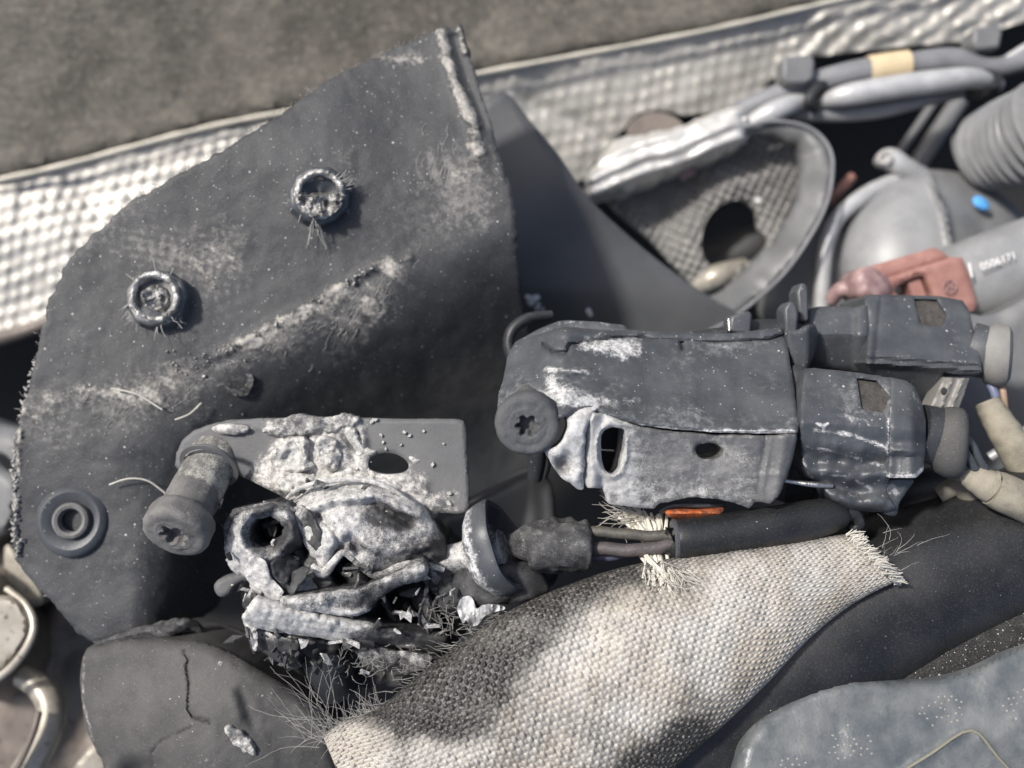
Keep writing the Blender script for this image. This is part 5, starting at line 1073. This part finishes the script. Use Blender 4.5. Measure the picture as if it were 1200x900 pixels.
def boot_z(x, y):
    z = -.75+.55*np.exp(-(((x-250)/130)**2+((y-900)/130)**2))+.25*sstep(120, 260, x)+.05*fbm(x, y, 4, .012, 3)
    crack = strokes(x, y, [([(216, 762), (221, 772), (219, 782), (222, 800), (221, 830), (226, 840), (246, 846)], 1.7, 1.0), ([(180, 900), (179, 880), (190, 868), (226, 852)], 1.6, .7)])
    z = z-.05*crack-.03*np.exp(-(segdist(x, y, [(282, 812), (290, 832), (296, 848)], False)/7)**2)+.04*np.exp(-(segdist(x, y, [(274, 814), (280, 840)], False)/9)**2)
    z = z-.30*np.exp(-(np.hypot((x-165)/22, (y-905)/12))**2)
    return z+.012*fbm(x, y, 8, .1, 3)
t = thing('cracked_boot', (240, 850, -.5), 'cracked dry grey rubber boot below the torn flap at lower left', 'rubber boot')
sheet_obj('boot_body', M['boot'], t, [(94, 792), (99, 766), (110, 756), (150, 748), (200, 748), (240, 752), (280, 768), (320, 792), (352, 812), (382, 840), (396, 872), (402, 1100), (118, 1100), (122, 915), (112, 880), (100, 850), (96, 820)], boot_z, thick=.9, step=2.8, edge_r=.22, ash=lambda x, y: blobs(x, y, [(155, 870, 30, 24, .10), (240, 890, 40, 10, .22), (300, 790, 16, 4, .3)])+strokes(x, y, [([(98, 770), (97, 820), (112, 880)], 2, .5)]), seed=71)
sheet_obj('pale_blister', M['ash_pale'], t, [(262, 854), (270, 850), (278, 856), (290, 864), (298, 876), (300, 884), (292, 884), (280, 876), (268, 866)], lambda x, y: boot_z(x, y)+.05+.05*fbm(x, y, 1, .12, 3), thick=.08, step=2.2, rag=4, edge_r=.03, ash=lambda x, y: .6+.5*fbm(x, y, 3, .1, 3))
v, f = tube([(112, 754, -.85), (140, 748, -.82), (165, 742, -.80), (200, 736, -.80), (222, 732, -.9), (236, 738, -1.0)], [3, 5, 8, 9, 7, 4], 14, 12, disp=rough(.4, 5, 3)); mesh_obj('gritty_seam', v, f, M['char'], t, {'ash': np.full(len(v), .28)})
mb = MB()
for k in range(34):
    a = RNG.normal(2.2, .5); hairs(mb, [P(378+RNG.normal(0, 10), 850+RNG.normal(0, 16), .05)], [np.array([math.cos(a), math.sin(a)*.8, RNG.normal(.15, .2)])], [RNG.uniform(.3, 1.0)], .0042, .45, 8)
tag(mb.build('stray_fibre', M['fibre_grey'], t), kind='stuff')

# woven glass fibre sleeve: every thread crossing is modelled
top_c = catmull([(378, 862), (400, 846), (440, 832), (484, 796), (525, 764), (600, 714), (680, 680), (750, 660), (850, 645), (940, 633), (1004, 624)], 10)
bot_c = catmull([(440, 1010), (520, 1000), (640, 980), (740, 940), (800, 892), (850, 848), (900, 800), (945, 752), (988, 716), (1024, 694), (1060, 678)], 10)
NS, NT = 122, 50
def weave_grid(ns, nt, th0, th1, wv):
    s = np.linspace(0, 1, ns); th = np.linspace(th0, th1, nt)
    tc = resample(top_c, 1e9, False) if False else None
    def along(c):
        seg = np.concatenate([[0], np.cumsum(np.linalg.norm(np.diff(c, axis=0), axis=1))]); return np.stack([np.interp(s*seg[-1], seg, c[:, k]) for k in (0, 1)], -1)
    A, B = along(top_c), along(bot_c)
    t_ = (1-np.cos(np.pi*th))/2
    xy = A[:, None]*(1-t_)[None, :, None]+B[:, None]*t_[None, :, None]
    S, T = np.meshgrid(s, th, indexing='ij')
    zc = .05+.25*np.sin(np.pi*np.clip(S*1.1, 0, 1))+.15*S
    Hh = np.interp(S, [0, .15, .6, .9, 1], [.30, .50, .58, .34, .22])
    bulge = np.where(T <= 1, np.sign(np.sin(np.pi*T))*np.abs(np.sin(np.pi*T))**.8, -.35*np.abs(np.sin(np.pi*T)))
    x, y = xy[..., 0].ravel(), xy[..., 1].ravel()
    z = (zc+Hh*bulge).ravel()+.10*fbm(x, y, 2, .009, 3)+.03*fbm(x, y, 6, .03, 2)
    if wv:
        a = (S*NS).ravel()+.25*fbm(x, y, 1, .02, 3); b = (T*NT).ravel()+.35*fbm(x, y, 9, .016, 3)
        i = np.floor(a); j = np.floor(b); fu = a-i-.5; fw = b-j-.5
        over = ((i+j) % 2) > .5
        h1 = np.sqrt(np.maximum(0, 1-(2.05*fw)**2))*np.cos(np.pi*fu*1.0)
        h2 = np.sqrt(np.maximum(0, 1-(2.05*fu)**2))*np.cos(np.pi*fw*1.0)
        h1 = np.sqrt(np.maximum(0, 1-(1.9*fw)**2))*np.cos(np.pi*fu*.86)**.8
        h = np.where(over, h1, h2*.38)
        am = .55+.8*_h((i+50).astype(np.int64), (j+50).astype(np.int64), (i*0).astype(np.int64))
        z = z+.036*h*am; weft = np.where(over, 0.0, 1.0)*(1-.5*np.clip(h2, 0, 1))
    soot_shade = (np.clip(.68*sstep(.40, .04, T+.14*fbm(S*6, T*3, 0, 1.5, 3)+.10*sstep(.7, 1, S)), 0, 1)+.30*sstep(.62, .2, S)).ravel()
    soot_shade = soot_shade+blobs(x, y, [(578, 802, 50, 30, .75, -20), (500, 815, 55, 30, .8, -30), (525, 855, 60, 16, .7), (615, 765, 50, 14, .4, -25), (640, 735, 60, 20, .35, -30), (690, 690, 90, 16, .5, -15), (805, 868, 62, 32, 1.15, -45), (730, 905, 60, 20, .9, -30), (470, 800, 40, 24, 1.1, -35), (880, 790, 40, 12, .35, -45), (690, 850, 60, 30, .2)])
    soot_shade = soot_shade-blobs(x, y, [(400, 870, 40, 40, 1.0), (1030, 655, 40, 30, .6), (640, 810, 20, 14, .2)])
    soot_shade = soot_shade+.28*fbm(x, y, 4, .03, 4)
    if wv: soot_shade = soot_shade+.34*weft+.10*(.5-_h((i+9).astype(np.int64), (j+70).astype(np.int64), (i*0+3).astype(np.int64)))  # weft threads darkened as well, painting shade between the raised beads
    v = P(x, y, z); m = nt
    f = [(q*m+r, (q+1)*m+r, (q+1)*m+r+1, q*m+r+1) for q in range(ns-1) for r in range(nt-1)]
    return v, f, soot_shade
t = thing('woven_sleeve', (720, 780, .2), 'large pale woven glass fibre sleeve with soot stains and a frayed right end', 'woven sleeve')
v, f, s_ = weave_grid(NS*6, NT*6, 0, 1, True)
mesh_obj('woven_cloth', v, f, M['weave'], t, {'soot': s_}, sharp=None)
v, f, s_ = weave_grid(90, 24, 1, 2, False)
mesh_obj('under_cloth', v, f, M['weave'], t, {'soot': s_}, sharp=None)
mb = MB()
for k in range(260):
    u = RNG.random(); x = 1004+(1060-1004)*u+RNG.normal(0, 2); y = 624+(678-624)*u+RNG.normal(0, 2); z0 = .42+.22*math.sin(math.pi*u)-RNG.uniform(0, .12)
    hairs(mb, [P(x-10, y+3, z0)], [np.array([1+RNG.normal(0, .15), .25-.5*u+RNG.normal(0, .2), -.25+RNG.normal(0, .15)])], [RNG.uniform(.07, .16)], .011, .18, 4)
tag(mb.build('frayed_end', M['fibre'], t), kind='stuff')
mb = MB()
for k in range(14):
    hairs(mb, [P(1040+RNG.normal(0, 16), 640+RNG.normal(0, 12), .5)], [np.array([.8+RNG.normal(0, .5), .4+RNG.normal(0, .5), .1])], [RNG.uniform(.15, .4)], .003, .6, 6)
for k in range(110):
    u = RNG.random(); x = 378+(455-378)*u; y = 862-30*u+RNG.normal(0, 4)
    hairs(mb, [P(x, y, .15)], [np.array([-.6+RNG.normal(0, .5), .4+RNG.normal(0, .5), RNG.normal(.1, .2)])], [RNG.uniform(.1, .45)], .0042, .6, 6)
for k in range(70):
    u = RNG.random(); x = 440+(600-440)*u; y = 832-118*u+RNG.normal(0, 4)
    hairs(mb, [P(x, y, .15)], [np.array([-.7+RNG.normal(0, .4), .1+RNG.normal(0, .4), RNG.normal(.1, .2)])], [RNG.uniform(.1, .4)], .004, .6, 6)
tag(mb.build('stray_fibre', M['fibre_grey'], t), kind='stuff')
